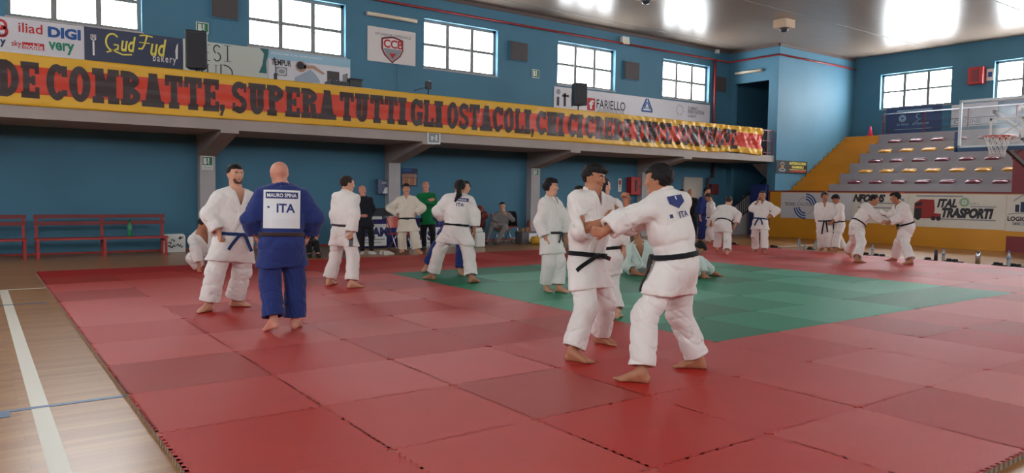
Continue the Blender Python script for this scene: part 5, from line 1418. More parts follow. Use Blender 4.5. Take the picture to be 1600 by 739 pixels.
e = MB().box(6.57, 6.585, 12.45, 12.7, 3.92, 4.24).box(6.5, 6.66, 12.45, 12.7, 3.92, 3.935).build('monitor', M_DGREY); tag(e, 'small grey monitor seen edge-on between mixer and box', 'monitor')
e = empty('microphone_stand', (4.82, 12.4, 2.9)); tag(e, 'thin black microphone stand at the balcony edge', 'microphone stand')
MB().tube([(0,0,.02), (0,0,1.35)], .009).build('pole', M_BLACK, e); MB().lathe([(.0,0),(.13,0),(.12,.02),(.0,.025)]).build('base', M_BLACK, e); MB().tube([(0,0,1.33),(-.03,-.02,1.5)], [.016,.024]).build('microphone', M_BLACK, e); MB().box(-.03,.03,-.03,.03,.95,1.15).build('clamp', M_BLACK, e)
e = empty('camera_tripod', (8.85, 12.5, 2.9)); tag(e, 'black video tripod with its pan handle sticking out', 'tripod')
MB().tube([(0,0,.6),(0,0,1.2)], .016).build('column', M_BLACK, e); MB().tube([(0,0,1.25),(-.42,-.02,1.1)], .012).build('handle', M_BLACK, e)
MB().box(-.07,.07,-.06,.06,1.18,1.38).build('camera', M_BLACK, e, bevel=.01)
for i in range(3):
    a = 2*PI*i/3; MB().tube([(0,0,.95),(.35*math.cos(a),.35*math.sin(a),.01)], .012).build('leg', M_BLACK, e)

# red pipe under the ceiling and its drop
M_PIPE = mat('red_pipe', srgb(150, 44, 48), .4)
pz = 6.53
o = MB().tube([(X0+.1, 13.93, pz), (XR-.07, 13.93, pz), (XR-.07, YS-.07, pz), (X1-.05, YS-.07, pz)], .035).build('ceiling_pipe', M_PIPE); tag(o, 'long red pipe running under the ceiling along the walls', 'pipe')
o = MB().tube([(22.0, 13.90, pz), (22.0, 13.90, 2.95)], .04).build('riser_pipe', M_PIPE); tag(o, 'vertical red pipe beside the last window of the long wall', 'pipe')
for x in range(-8, 23, 3): MB().bar((x, 13.93, pz), (x, 14.0, pz+.0), .03).build('pipe_bracket', M_DGREY, bpy.data.objects['ceiling_pipe'])
# tube lights, off
def tubelight(x0, x1, y, z, lab, axis='y'):
    e = empty('tube_light', (x0, y, z)); tag(e, lab, 'light', 'long tube lights on the walls')
    L = x1-x0
    if axis == 'y':
        MB().box(0, L, -.02, .06, -.05, .05).build('housing', M_CONC, e, bevel=.01); MB().tube([(.03, -.04, -.0), (L-.03, -.04, 0)], .05).build('diffuser', mat('tube_diffuser', srgb(226, 214, 190), .4), e)
    else:
        e.rotation_euler = (0,0,-PI/2)
        MB().box(0, L, -.02, .06, -.05, .05).build('housing', M_CONC, e, bevel=.01); MB().tube([(.03, -.04, 0), (L-.03, -.04, 0)], .05).build('diffuser', mat('tube_diffuser', srgb(226, 214, 190), .4), e)
tubelight(7.76, 9.28, 13.92, 6.12, 'long tube light above the white shield panel')
a_ = on_x(1150, 116, XR-.05); b_ = on_x(1192, 109, XR-.05)
tubelight(0, a_.y-b_.y, a_.y, (a_.z+b_.z)/2, 'tube light above the dark doorway at the balcony end', 'x'); bpy.data.objects['tube_light.001'].location.x = XR-.08
# emergency lamps, sensor
o = MB().box(17.1, 17.42, 13.85, 14.0, 6.55, 6.75).build('emergency_lamp', M_WHITE, bevel=.01); tag(o, 'white emergency lamp box under the ceiling above the fourth window', 'lamp')
MB().box(17.14, 17.38, 13.8, 13.86, 6.50, 6.6).build('diffuser', mat('tube_diffuser', srgb(226, 214, 190), .4), o)
o = MB().box(22.05, 22.2, 13.88, 14.0, 6.78, 6.92).build('alarm_sensor', M_WHITE, bevel=.01); tag(o, 'small white sensor box in the far ceiling corner', 'sensor')
o = MB().tube([(8.72, 13.97, 4.9), (8.74, 13.97, 4.5), (8.70, 13.97, 3.9)], .012).build('wall_cable', mat('blue_cable', srgb(90, 140, 170), .5)); tag(o, 'thin cable hanging below the shield panel', 'cable')
# ceiling lamps
M_BOXW = mat('pale_wood', srgb(196, 168, 140), .6, var=.06)
for i, (x, y) in enumerate(((14.1, 9.9), (19.95, 9.6), (14.1, 1.5), (8.2, 9.9), (8.2, 1.5), (2.3, 9.9))):
    e = empty('ceiling_lamp', (x, y, 6.95)); tag(e, ('boxed ceiling lamp nearest the top edge of the photo', 'boxed ceiling lamp nearest the stair block corner', 'boxed ceiling lamp over the middle of the mats', 'boxed ceiling lamp over the left of the mats', 'boxed ceiling lamp over the near mats', 'boxed ceiling lamp over the bench side')[i], 'lamp', 'boxed lamps under the ceiling')
    MB().box(-.26, .26, -.22, .22, -.26, 0).build('box', M_BOXW, e, bevel=.01)
    MB().lathe([(.0, -.38), (.07, -.37), (.12, -.33), (.14, -.26)], n=18).build('dome', mat('dark_lamp_glass', srgb(60, 64, 72), .15), e)
    MB().tube([(.262, -.0, -.13), (.27, 0, -.13)], .02).build('knob', M_DGREY, e)
# ------------------------------------------------------------------ under the balcony
k = 20
o = MB().box(X0, XR, 13.98, 14.0, FL, 0.0).build('baseboard_back', M_RED); o['kind'] = 'structure'
def bench(x0, x1, lab, cut=False):
    e = empty('bench', ((x0+x1)/2, 13.1, FL)); tag(e, lab, 'bench', 'red benches by the wall'); L = (x1-x0)/2
    MB().box(-L, L, -.22, .12, .37, .41).build('seat', M_RED, e, bevel=.004)
    for z0, z1 in ((.66, .74), (.80, .88)): MB().box(-L, L, .16, .20, z0, z1).build('back_slat', mat('red_brown_paint', srgb(120, 44, 46), .5, var=.1, vscale=4), e, bevel=.004)
    for x in (-L+.05, 0 if L > 1 else None, L-.05):
        if x is None: continue
        MB().bar((x, .22, 0), (x, .20, .88), .05).build('post', M_RED, e); MB().bar((x, -.2, 0), (x, -.2, .38), .05).build('leg', M_RED, e); MB().bar((x, -.2, .33), (x, .2, .33), .04).build('crossbar', M_RED, e)
bench(.16, 2.62, 'long red wooden bench with a green bottle on it'); bench(-2.4, .04, 'red wooden bench cut by the left edge of the photo')
p = on_y(203, 366, 13.05); o = MB().lathe([(0,0),(.045,0),(.048,.02),(.048,.22),(.03,.28),(.022,.30),(.022,.33),(0,.33)]).build('bottle', mat('green_bottle', srgb(10, 120, 70), .3)); o.location = (p.x, 13.05, FL+.41); tag(o, 'green drinks bottle standing on the bench', 'bottle')
MB().lathe([(0,.33),(.026,.33),(.026,.37),(0,.37)]).build('cap', mat('green_cap', srgb(6, 90, 54), .4), o)
# white board with black scribbles
e = empty('white_case', (2.86, 13.55, FL)); tag(e, 'white case with black scribbles on the floor right of the bench', 'case')
MB().prism([(-.24, 0), (.24, 0), (.24, .36), (.20, .42), (-.20, .42), (-.24, .36)], 'y', -.06, .06).build('shell', M_WHITE, e, bevel=.01)
s = Sign('y', -.062, -.24, .24, 0, .42); mb = MB()
rr = random.Random(4)
for i in range(9):
    u, v = -.0+rr.uniform(.08, .38), rr.uniform(.1, .36); s.line(mb, [(u, v), (u+rr.uniform(-.05,.05), v+.04), (u+rr.uniform(.0,.08), v-.02), (u+.07, v+.03)], .016)
mb.build('scribbles', C_DK, e)

def folding_chair(x, y, rz, lab, cm, z=FL):
    e = empty('folding_chair', (x, y, z), rz); tag(e, lab, 'chair', 'orange folding chairs')
    MB().box(-.21, .21, -.2, .2, .43, .455).build('seat', cm, e, bevel=.01)
    b = MB(); n = 6
    for i in range(n): 
        a0 = -.2+.4*i/n; a1 = a0+.4/n; f = lambda a: .21+.03-.6*a*a
        b.add([(a0, f(a0), .58), (a1, f(a1), .58), (a1, f(a1)+.05, .84), (a0, f(a0)+.05, .84), (a0, f(a0)+.02, .58), (a1, f(a1)+.02, .58), (a1, f(a1)+.07, .84), (a0, f(a0)+.07, .84)], [(0,1,2,3),(4,7,6,5),(0,4,5,1),(3,2,6,7),(1,5,6,2),(0,3,7,4)])
    b.build('backrest', cm, e)
    for q in (-1, 1):
        MB().tube([(q*.22, -.24, 0), (q*.22, .0, .44), (q*.215, .26, .84)], .012).build('leg', M_STEEL, e); MB().tube([(q*.19, .24, 0), (q*.19, -.16, .44)], .012).build('leg', M_STEEL, e)
    MB().tube([(-.22, -.2, .08), (.22, -.2, .08)], .009).build('stretcher', M_STEEL, e); MB().tube([(-.19, .2, .08), (.19, .2, .08)], .009).build('stretcher', M_STEEL, e)
    return e
M_ORA = mat('orange_plastic', srgb(206, 62, 30), .4)
# seated man's chair faces the hall
SP = SIT.P; ch = folding_chair(SP[0], SP[1]+.03, PI-.1+PI, 'orange folding chair under the man in the grey tracksuit', M_ORA)
sp2 = SIT2.P; folding_chair(sp2[0], sp2[1]+.05, .0, 'red-orange chair under the person hidden by the blue judoka', M_ORA)
p = on_z(632, 396, FL); folding_chair(p.x+.05, p.y+.35, .15, 'empty orange chair before the scoring table', M_ORA)
p = on_z(806, 378, FL); e = folding_chair(p.x, p.y+.3, -.5, 'folding chair with a black jacket over its back', M_ORA)
j = MB(); j.prism([(-.26, .40), (.26, .42), (.24, .70), (.20, .90), (-.20, .90), (-.25, .65)], 'y', .22, .34); jo = j.build('hung_jacket', CL['black'], None, bevel=.04); jo.matrix_world = Matrix.Translation(e.location) @ Matrix.Rotation(-.5, 4, 'Z'); tag(jo, 'black jacket hung over the back of a folding chair', 'jacket')

# scoring table with its hangings
TY = 12.55
xa = on_y(556, 370, TY).x; xb = on_y(738, 362, TY).x
M_PURP = mat('violet_blue_cloth', srgb(44, 36, 100), .8, var=.08)
e = empty('scoring_table', ((xa+xb)/2, TY+.3, FL)); tag(e, 'long scoring table draped in violet-blue cloth behind the standing men', 'table'); W = (xb-xa)/2
MB().box(-W, W, -.3, .3, .70, .74).build('tabletop', M_GREY, e)
d = MB(); n = 90
vs = []; fs = []
for i in range(n+1):
    x = -W+2*W*i/n; y = -.31+.012*math.sin(i*1.3)
    vs += [(x, y-.01, .02), (x, y, .76)]
for i in range(n): fs.append((2*i, 2*i+2, 2*i+3, 2*i+1))
d.add(vs, fs, smooth=True); dd = d.build('table_cloth', M_PURP, e); m_ = dd.modifiers.new('s', 'SOLIDIFY'); m_.thickness = .006
for a in (-W+.06, W-.06):
    for b in (-.25, .25): MB().bar((a, b, 0), (a, b, .7), .03).build('leg', M_STEEL, e)
def tablesign(x0, x1, y0, y1, word, wx, lab):
    a = on_y(x0, y1, TY-.08); b = on_y(x1, y0, TY-.08); s = Sign('y', TY-.08, a.x, b.x, a.z, b.z); o = s.board('hanging_sign', M_PATCH); tag(o, lab, 'sign')
    mb = MB(); h = s.Hh
    s.text(mb, word, wx, h*.42, h*.44, None, 0, bold=.05, k=1); s.rect(mb, .05, h*.27, s.W-.05, h*.31, 1); s.rect(mb, .05, h*.14, s.W*.8, h*.18, 1); mb.build('print', [pm('table_blue', 34, 36, 96), C_GRY], o)
tablesign(563, 604, 350, 385, 'ISAM', .12, 'white sign with blue letters hanging on the table behind the dark-jacketed man')
tablesign(641, 736, 354, 391, 'I  S  A  M', .25, 'wide white sign with blue letters hanging on the table behind the coach')
p = on_y(598, 336, TY+.1); e = empty('computer', (p.x, TY+.15, FL+.74)); tag(e, 'dark computer screen on the left end of the scoring table', 'monitor')
MB().box(-.25, .35, -.02, .03, .08, .28).build('screen', M_BLACK, e); MB().box(-.12, .12, -.1, .1, 0, .02).build('base', M_BLACK, e); MB().bar((0,0,0),(0,0,.1), .04).build('neck', M_BLACK, e)
p = on_y(590, 342, TY-.1); o = MB().box(-.16, .16, -.08, .1, 0, .07).build('paper_tray', M_WHITE, bevel=.006); o.location = (p.x, TY+.05, FL+.741); tag(o, 'white paper tray on the left end of the scoring table', 'tray')
for (px, py) in ((601, 397), (608, 398)):
    p = on_z(px, py, FL); o = MB().prism([(-.13, 0), (.14, 0), (.14, .03), (.05, .06), (-.05, .10), (-.13, .09)], 'y', -.04, .04).build('trainer', M_SHOE, bevel=.012); o.location = tuple(p); o.rotation_euler = (0, 0, .3); tag(o, 'grey trainer on the floor beside the dark-jacketed man, %s one' % ('left' if px < 605 else 'right'), 'shoe', 'trainers by the scoring table')

# wall fittings
e = empty('electrical_box', (8.28, 13.97, 1.33)); tag(e, 'grey-blue electrical box with a white sheet left of the second column', 'box')
MB().box(-.2, .2, -.12, .02, 0, .40).build('cabinet', mat('grey_blue_metal', srgb(88, 96, 124), .5), e, bevel=.01)
s = Sign('y', -.125, -.12, .2, .02, .38); mb = MB(); s.poly(mb, [(.06, 0), (.32, 0), (.32, .38), (.27, .30), (.22, .18), (.12, .16)], 0); mb.build('paper_sheet', M_PATCH, e)
mb = MB()
for i in range(3): s.rect(mb, .03+i*.05, .27, .065+i*.05, .30)
mb.build('labels', C_WHT, e)
s = Sign('y', 13.98, 8.86, 9.36, 1.55, 2.06); o = s.board('poster', C_NAV, .004); tag(o, 'small blue poster with orange figures on the wall right of the column', 'poster')
mb = MB()
for i in range(5):
    u = .06+i*.09; s.arc(mb, u, .30, .03, .06, 0, 2*PI, 0, n=10); s.rect(mb, u-.04, .04, u+.04, .26, i % 2)
s.rect(mb, .02, .42, .3, .49, 2); mb.build('print', [C_SKIN, pm('orange', 190, 110, 50), C_BLU], o)
e = empty('fire_hose_cabinet', (17.8, 13.98, 1.40)); tag(e, 'red fire hose cabinet on the wall under the balcony', 'cabinet')
MB().box(-.23, .23, -.22, .01, 0, .62).build('case', mat('fire_red', srgb(176, 34, 36), .35), e, bevel=.02); MB().box(-.04, .04, -.235, -.215, .12, .5).build('window_slot', M_BLACK, e); MB().tube([(.16, -.22, .3), (.16, -.25, .3)], .02).build('lock', M_STEEL, e)
s = Sign('y', 13.98, 17.16, 17.32, 1.5, 1.95); o = s.board('fire_sign', M_EXW, .004); tag(o, 'narrow white and red fire sign left of the hose cabinet', 'sign')
mb = MB(); s.rect(mb, .03, .24, .13, .40, 0); s.line(mb, [(.05, .16), (.08, .22), (.11, .16)], .02, 0); s.rect(mb, .07, .06, .09, .16, 0); mb.build('pictogram', C_RED, o)
M_DOOR = mat('pale_door_paint', srgb(186, 176, 166), .5)
for i, (a, b, z) in enumerate(((20.52, 21.42, 2.02), (18.42, 19.3, 1.98))):
    d = MB().box(a, b, 13.93, 13.99, FL, z).build('door_%d' % (i+1), M_DOOR); d['kind'] = 'structure'
    f = MB(); f.box(a-.06, a, 13.92, 13.995, FL, z+.06); f.box(b, b+.06, 13.92, 13.995, FL, z+.06); f.box(a, b, 13.92, 13.995, z, z+.06); f.build('door_frame', M_DOOR, d)
    MB().box(a+.06, b-.06, 13.88, 13.91, .95, 1.0).build('door_handle', M_DGREY, d)
o = MB().tube([(22.05, 13.9, 2.66), (22.05, 13.9, 2.1), (21.75, 13.9, 2.05), (21.75, 13.9, 1.2)], .05).build('drain_pipe', mat('brown_pipe', srgb(84, 52, 58), .5)); tag(o, 'brown bent pipe on the wall right of the pale door', 'pipe')
o = MB().box(21.95, 22.35, 13.85, 14.0, 1.45, 1.85).build('hose_box', mat('dull_red', srgb(110, 44, 46), .5), bevel=.01); tag(o, 'small dull red box on the wall behind the dark blue judoka', 'box')
# blue pad and stair rail in the far opening
o = MB().box(22.80, 22.93, 12.05, 12.76, FL, 1.86).build('crash_mat', mat('blue_pad_cover', srgb(28, 46, 112), .5), bevel=.03); tag(o, 'tall dark blue crash mat leaning by the stairs, behind the girl', 'crash mat')
e = empty('stair_railing', (21.5, 12.9, FL)); tag(e, 'black metal railing rising along the stairs to the right', 'railing')
def railrun(e, x0, z0, x1, z1, y, n):
    MB().bar((x0, y, z0+.76), (x1, y, z1+.76), .045).build('handrail', M_BLACK, e); MB().bar((x0, y, z0+.12), (x1, y, z1+.12), .025).build('bottom_rail', M_BLACK, e)
    for i in range(n+1):
        t_ = i/n; x = x0+(x1-x0)*t_; z = z0+(z1-z0)*t_; MB().bar((x, y, z+.12), (x, y, z+.76), .018).build('baluster', M_BLACK, e)
railrun(e, .0, 0, 2.5, 1.4, 0, 20); 
railrun(e, 3.9, 1.6, 1.6, 2.95, .06, 12)
# ball bag, bin, boxes
M_BALL = mat('basketball_leather', srgb(120, 44, 40), .55, bump=.4, bscale=400); M_SEAM = mat('ball_seam', srgb(214, 150, 130), .6)
p0 = on_z(756, 382, FL)
e = empty('ball_sack', (p0.x+.05, p0.y+.5, FL)); tag(e, 'bulging dark maroon ball sack on the floor, two basketballs on top', 'bag')
F_ = Field((-.5,-.4,0), (.5,.4,1.1), .025); F_.cone((-.08,0,.22), (-.02,0,.62), .27, .27, .1); F_.cone((-.2,0,.6), (-.12,0,.8), .16, .14, .08); F_.cone((.1,0,.5), (.15,0,.66), .17, .15, .08); F_.noise(.03, 12, 3); F_.half((0,0,.002), (0,0,-1))
F_.build('sack', CL['maroon'], e)
MB().tube([(-.2,-.02,.86), (-.16,0,.93), (-.1,.0,.88)], .012).build('strap', CL['charcoal'], e)
def ball(loc, lab, rot):
    b = MB(); n = 16; R = .12
    b.lathe([(R*math.sin(PI*i/14), -R*math.cos(PI*i/14)) for i in range(15)], n=20); o = b.build('basketball', M_BALL); o.location = loc; o.rotation_euler = rot; tag(o, lab, 'ball', 'basketballs on the sack')
    sm = MB()
    for M in (Matrix.Identity(4), Matrix.Rotation(PI/2, 4, 'X'), Matrix.Rotation(PI/2, 4, 'Y')):
        sm.tube([M @ Vector((R*1.0*math.cos(2*PI*i/24), R*1.0*math.sin(2*PI*i/24), 0)) for i in range(25)], .004, 5, cap=False)
    sm.build('seam', M_SEAM, o)
pb = e.location
ball((pb.x+.10, pb.y-.05, .93), 'upper basketball on the maroon sack', (.5,.4,0)); ball((pb.x+.26, pb.y-.06, .76), 'lower basketball leaning on the maroon sack', (1.2,.2,.5))
p = on_z(749, 386, FL); e = empty('water_container', (p.x, p.y+.05, FL)); tag(e, 'white plastic water container on the floor near the maroon sack', 'container')
b = MB(); b.box(-.15, .15, -.12, .12, 0, .40); b.build('body', M_WHITE, e, bevel=.04); MB().box(-.13, .1, -.05, .05, .40, .52).build('handle', M_WHITE, e, bevel=.03); MB().tube([(.1,0,.4),(.1,0,.46)], .03).build('cap', M_WHITE, e)
p = on_z(833, 381, FL)
o = MB().box(-.32, .3, -.15, .2, 0, .34).build('storage_box', mat('grey_box', srgb(96, 92, 98), .6), bevel=.01); o.location = (p.x, p.y+.25, FL); tag(o, 'grey storage box on the floor left of the third column', 'box')
MB().box(-.08, .2, -.16, -.145, .05, .3).build('label_sheet', M_PATCH, o)
o = MB().box(-.12, .06, -.06, .1, 0, .12).build('carton', mat('brown_card', srgb(150, 112, 84), .8), bevel=.005); o.location = (p.x+.02, p.y+.26, FL+.341); tag(o, 'small brown carton on top of the grey storage box', 'box')
o = MB().box(-.06, .05, -.05, .06, 0, .09).build('carton', mat('brown_card', srgb(150, 112, 84), .8), bevel=.005); o.location = (p.x-.2, p.y+.26, FL+.341); tag(o, 'tiny carton left of the other one on the storage box', 'box')
F_ = Field((-.3,-.2,0), (.3,.2,.4), .016); F_.cone((-.1,0,.11), (.12,0,.12), .12, .11, .05); F_.noise(.02, 20, 5); F_.half((0,0,.002), (0,0,-1)); o = F_.build('sports_bag', mat('yellow_bag_cloth', srgb(196, 148, 30), .7)); p = on_z(844, 382, FL); o.location = (p.x, p.y+.15, FL); tag(o, 'yellow sports bag behind the curly-haired judoka', 'bag')
F_ = Field((-.2,-.15,0), (.2,.15,.8), .016); F_.cone((0,0,.15), (.02,0,.62), .07, .05, .03); F_.cone((0,0,.12), (0,0,.2), .1, .09, .04); F_.half((0,0,.002), (0,0,-1)); o = F_.build('rolled_mat', mat('dark_red_roll', srgb(120, 38, 36), .6)); o.location = (p.x-.02, p.y+.55, FL); tag(o, 'upright dark red bundle behind the yellow bag', 'bundle')

# ------------------------------------------------------------------ bleachers
BU0, BD, BR = 23.9, .65, .385; YST = 10.25; YE = -11.0
zt = [1.5+BR*(i+1) for i in range(6)]
b = MB()
for i in range(6):
    x0 = BU0+BD*i; b.box(x0, X1, YE, YST, zt[i]-BR if i else FL, zt[i])
o = b.build('bleacher_steps', M_GREY); o['kind'] = 'structure'
b = MB(); ns = 14
for i in range(ns):
    z = 1.5+ (zt[-1]-1.5)*(i+1)/ns; x0 = 23.75+(27.7-23.75)*i/ns
    b.box(x0, X1, YST, YS, FL if i == 0 else z-.25, z)
o = b.build('bleacher_stairs', M_YEL); o['kind'] = 'structure'
b = MB(); b.box(22.6, 22.75, 4.08, YS, FL, 1.58); b.box(22.6, 22.75, YE, 4.08, .40, 1.58); o = b.build('wall_parapet', M_YEL); o['kind'] = 'structure'
o = MB().box(22.61, 22.75, YE, 4.08, FL, .40).build('wall_parapet_panel', M_MAR); o['kind'] = 'structure'
o = MB().box(22.75, 23.95, YE, YS, 1.30, 1.50).build('bleacher_walkway', M_GREY); o['kind'] = 'structure'
e = empty('parapet_rail', (22.675, 0, 1.58)); tag(e, 'maroon rail along the top of the yellow parapet', 'railing')
MB().box(-.09, .09, YE, YS, .0, .05).build('rail', M_RAIL, e)
MB().box(-.09, -.07, YS-.06, YS, -1.2, .0).build('end_strip', M_RAIL, e)
# seats
M_SM = mat('maroon_seat_plastic', srgb(118, 52, 66), .35); M_SY = mat('yellow_seat_plastic', srgb(220, 158, 52), .35)
def seat_mesh(m, low):
    F_ = Field((-.25,-.25,-.02), (.25,.25,.2), .011)
    F_.ell((0,0,.05), (A3(1,0,0), A3(0,1,0), A3(0,0,1)), (.18, .22, .065), .02)
    F_.cone((.13,-.16,.09), (.13,.16,.09), .055, .055, .03)
    if low: F_.cone((-.12,.14,.03), (.10,.17,.09), .03, .035, .02)
    F_.ell((-.02,0,.145), (A3(1,0,0), A3(0,1,0), A3(0,0,1)), (.13, .14, .06), .01, op='s'); F_.half((0,0,-.002), (0,0,-1))
    o = F_.build('stadium_seat', m); return o
s1 = seat_mesh(M_SM, True); s2 = seat_mesh(M_SY, False)
rows = ['lowest', 'second', 'third', 'fourth', 'fifth']
for r_ in range(5):
    proto = s1 if r_ % 2 == 0 else s2; cn = 'maroon' if r_ % 2 == 0 else 'yellow'
    for j in range(9):
        y = 9.42-.76*j; first = (j == 0 and r_ < 2); o = proto if first else proto.copy()
        if not first: COL.objects.link(o)
        o.location = (BU0+BD*r_+.17, y, zt[r_]); 
        tag(o, '%s plastic seat, %s row of the stand, %s from the yellow stairs' % (cn, rows[r_], ORD[j]), 'seat', '%s seats of the stand' % cn)
# railing on the top walkway
e = empty('top_railing', (27.55, 0, zt[-1])); tag(e, 'dark railing at the top of the stand under the end windows', 'railing')
MB().bar((0, 10.3, .80), (0, -8, .80), .04).build('handrail', M_STEEL, e); MB().bar((0, 10.3, .45), (0, -8, .45), .02).build('mid_rail', M_DGREY, e); MB().bar((0, 10.3, .2), (0, -8, .2), .02).build('mid_rail', M_DGREY, e)
for i in range(13): MB().bar((0, 10.3-1.5*i, 0), (0, 10.3-1.5*i, .8), .035).build('rail_post', M_MAR, e)
# traffic cone
p = on_x(1360, 206, 27.6); e = empty('traffic_cone', (27.6, p.y, zt[-1])); tag(e, 'pink-red plastic cone at the top of the yellow stairs', 'cone')
MB().lathe([(0,.02),(.10,.02),(.03,.38),(0,.39)]).build('cone_body', mat('pink_cone', srgb(220, 60, 100), .5), e); MB().box(-.13,.13,-.13,.13,0,.02).build('base', mat('pink_cone', srgb(220, 60, 100), .5), e)
# end wall things
s = Sign('x', 27.97, 10.42, 8.38, 3.9, 4.86); o = s.board('wall_banner', mat('slate_blue_vinyl', srgb(56, 74, 116), .5)); tag(o, 'slate blue banner with white emblems under the end-wall window', 'banner')
mb = MB(); s.rect(mb, .4, .80, 1.7, .86, 0); s.arc(mb, .62, .55, .12, .03, 0, 2*PI, 0); s.arc(mb, .62, .55, .07, .04, 0, 2*PI, 0); s.arc(mb, 1.2, .60, .07, .03, 1, 5, 0); s.line(mb, [(1.15, .42), (1.3, .5)], .02)
s.text(mb, 'Le Terme', .42, .28, .09, .45, 0, shear=.3); s.text(mb, "d'Ausone", 1.0, .28, .11, .6, 0, shear=.3); s.rect(mb, .35, .12, 1.7, .15, 0); mb.build('print', C_SKY, o)
s = Sign('x', 27.97, 8.05, 6.55, 4.0, 4.80); o = s.board('wall_banner', VINYL); tag(o, 'pale white banner behind the left edge of the backboard', 'banner')
mb = MB(); s.text(mb, 'CUCINE', .1, .10, .16, .9, 0); s.arc(mb, .5, .5, .16, .02, 0, 2*PI, 0); mb.build('print', C_GRY, o)
s = Sign('x', 27.97, 6.35, 4.3, 4.0, 4.80); o = s.board('wall_banner', mat('steel_blue_vinyl', srgb(96, 128, 160), .5)); tag(o, 'steel blue banner seen through the glass backboard', 'banner')
mb = MB()
for i in range(7): s.arc(mb, .3+i*.22, .45+.08*math.sin(i*2), .06, .1, 0, 2*PI, i % 2, n=10)
mb.build('print', [C_SKY, C_WHT], o)
e = empty('hose_cabinet', (27.98, 7.24, 5.45)); tag(e, 'red hose cabinet on the end wall between the windows', 'cabinet')
MB().box(-.2, 0, -.25, .25, 0, .6).build('case', mat('fire_red', srgb(176, 34, 36), .35), e, bevel=.02); MB().box(-.21, -.19, -.12, .12, .1, .5).build('front_panel', M_MAR, e)
s = Sign('x', 27.97, 6.95, 6.72, 5.55, 5.95); o = s.board('fire_sign', M_EXW, .004); tag(o, 'small white sign right of the red cabinet on the end wall', 'sign')
mb = MB(); s.rect(mb, .05, .12, .18, .3, 0); mb.build('pictogram', C_BLU, o)
s = Sign('y', YS-.03, 22.95, 24.9, 2.28, 2.74); o = s.board('wall_sign', mat('black_vinyl', srgb(38, 34, 36), .5)); tag(o, 'black car rescue sign with yellow lettering on the blue block', 'sign')
mb = MB(); s.text(mb, 'AUTOSOCCORSO', .78, .32, .10, 1.08, 0, bold=.04); s.text(mb, 'GABRIELI', .95, .19, .09, .75, 0, bold=.04); s.rect(mb, .8, .13, 1.85, .15, 0); s.rect(mb, .85, .06, 1.85, .10, 2)
s.arc(mb, .36, .25, .13, .04, .3, 2.8, 1); s.line(mb, [(.15, .10), (.36, .2), (.57, .10)], .05, 1); s.arc(mb, .36, .22, .06, .05, 0, 2*PI, 3); s.rect(mb, .2, .05, .52, .1, 1); mb.build('print', [C_YEL, C_GRY, C_RED, pm('gold', 180, 130, 60)], o)

# parapet banners
PX = 22.585
def pban(x0, x1, z0, z1, lab, m=VINYL):
    a = on_x(x0, 320, PX).y; b = on_x(x1, 320, PX).y; s = Sign('x', PX, a, b, z0, z1, .005); o = s.board('parapet_banner', m, .012); tag(o, lab, 'banner', 'sponsor banners on the yellow parapet'); return s, o
VCR = mat('cream_vinyl', srgb(216, 208, 194), .5, var=.03, vscale=3)
s, o = pban(1220, 1331, .66, 1.56, 'white parapet banner with grey and blue rings, leftmost')
mb = MB(); u, v = s.uv(1258, 322)
for r_, a0, a1, c in ((.42, .1, 1.5, 0), (.33, .1, 1.5, 0), (.24, .1, 1.5, 0), (.42, 3.3, 4.8, 0), (.33, 3.3, 4.8, 0), (.24, 3.3, 4.8, 0), (.30, 1.6, 3.2, 1), (.30, 4.9, 6.2, 1)): s.arc(mb, u, v, r_, .05 if c == 0 else .015, a0, a1, c)
s.textpx(mb, 'TECNO', 1226, 321, 1243, 316.5, 2, k=2); s.textpx(mb, 'CALDESIGN', 1246, 321, 1276, 316.5, 1, k=2); mb.build('print', [C_BLU, C_GRY, C_DK], o)
s, o = pban(1331.5, 1418.5, .60, 1.56, 'white parapet banner with black slanted lettering, behind the gripping pair', VCR)
mb = MB(); s.textpx(mb, 'INFOBUS', 1313, 316, 1386, 304, 0, bold=.07, shear=.35) if False else None
u0, v0 = s.uv(1333, 315.5); u1, v1 = s.uv(1384, 303.5); s.text(mb, 'NFOBUS', .02, v0, v1-v0, u1-.02, 0, bold=.07, shear=.35)
for i in range(4): s.rect(mb, .1+.05*i, .18+.15*i, 1.1+.1*i, .22+.15*i, 1)
u, v = s.uv(1398, 302); s.rect(mb, u-.25, v, u+.3, v+.035, 2); s.rect(mb, s.W-.4, .25, s.W-.12, .8, 3); mb.build('print', [C_DK, C_GRY, pm('orange2', 214, 92, 50), C_GRY], o)
s, o = pban(1419, 1572, .56, 1.56, 'cream parapet banner with a red truck and heavy slanted letters', VCR)
mb = MB()
u0, v0 = s.uv(1432, 306); u1, v1 = s.uv(1505, 307); s.rect(mb, u0, v0-.02, u1, v0+.02, 1); u, v = s.uv(1470, 342); u2, _ = s.uv(1556, 345); s.rect(mb, u, v-.015, u2, v+.02, 1); u, v = s.uv(1516, 323); s.rect(mb, u, v-.01, u2, v+.02, 1)
s.textpx(mb, 'ITAL', 1464, 324, 1496, 311, 0, bold=.06, shear=.25); s.textpx(mb, 'TRASPORTI', 1471, 340, 1553, 326, 0, bold=.07, shear=.25); s.textpx(mb, 'S.R.L.', 1516, 320, 1532, 317, 1)
u, v = s.uv(1507, 316); s.arc(mb, u, v, .07, .14, 0, 2*PI, 4, n=16); s.arc(mb, u, v, .05, .03, 0, 2*PI, 5, k=2)
u, v = s.uv(1428, 340); L = s.uv(1460, 340)[0]-u; h = .56
s.poly(mb, [(u, v-.02), (u+L*.95, v-.0), (u+L, v+h*.5), (u+L*.95, v+h), (u+L*.3, v+h*1.02), (u, v+h*.8)], 2)
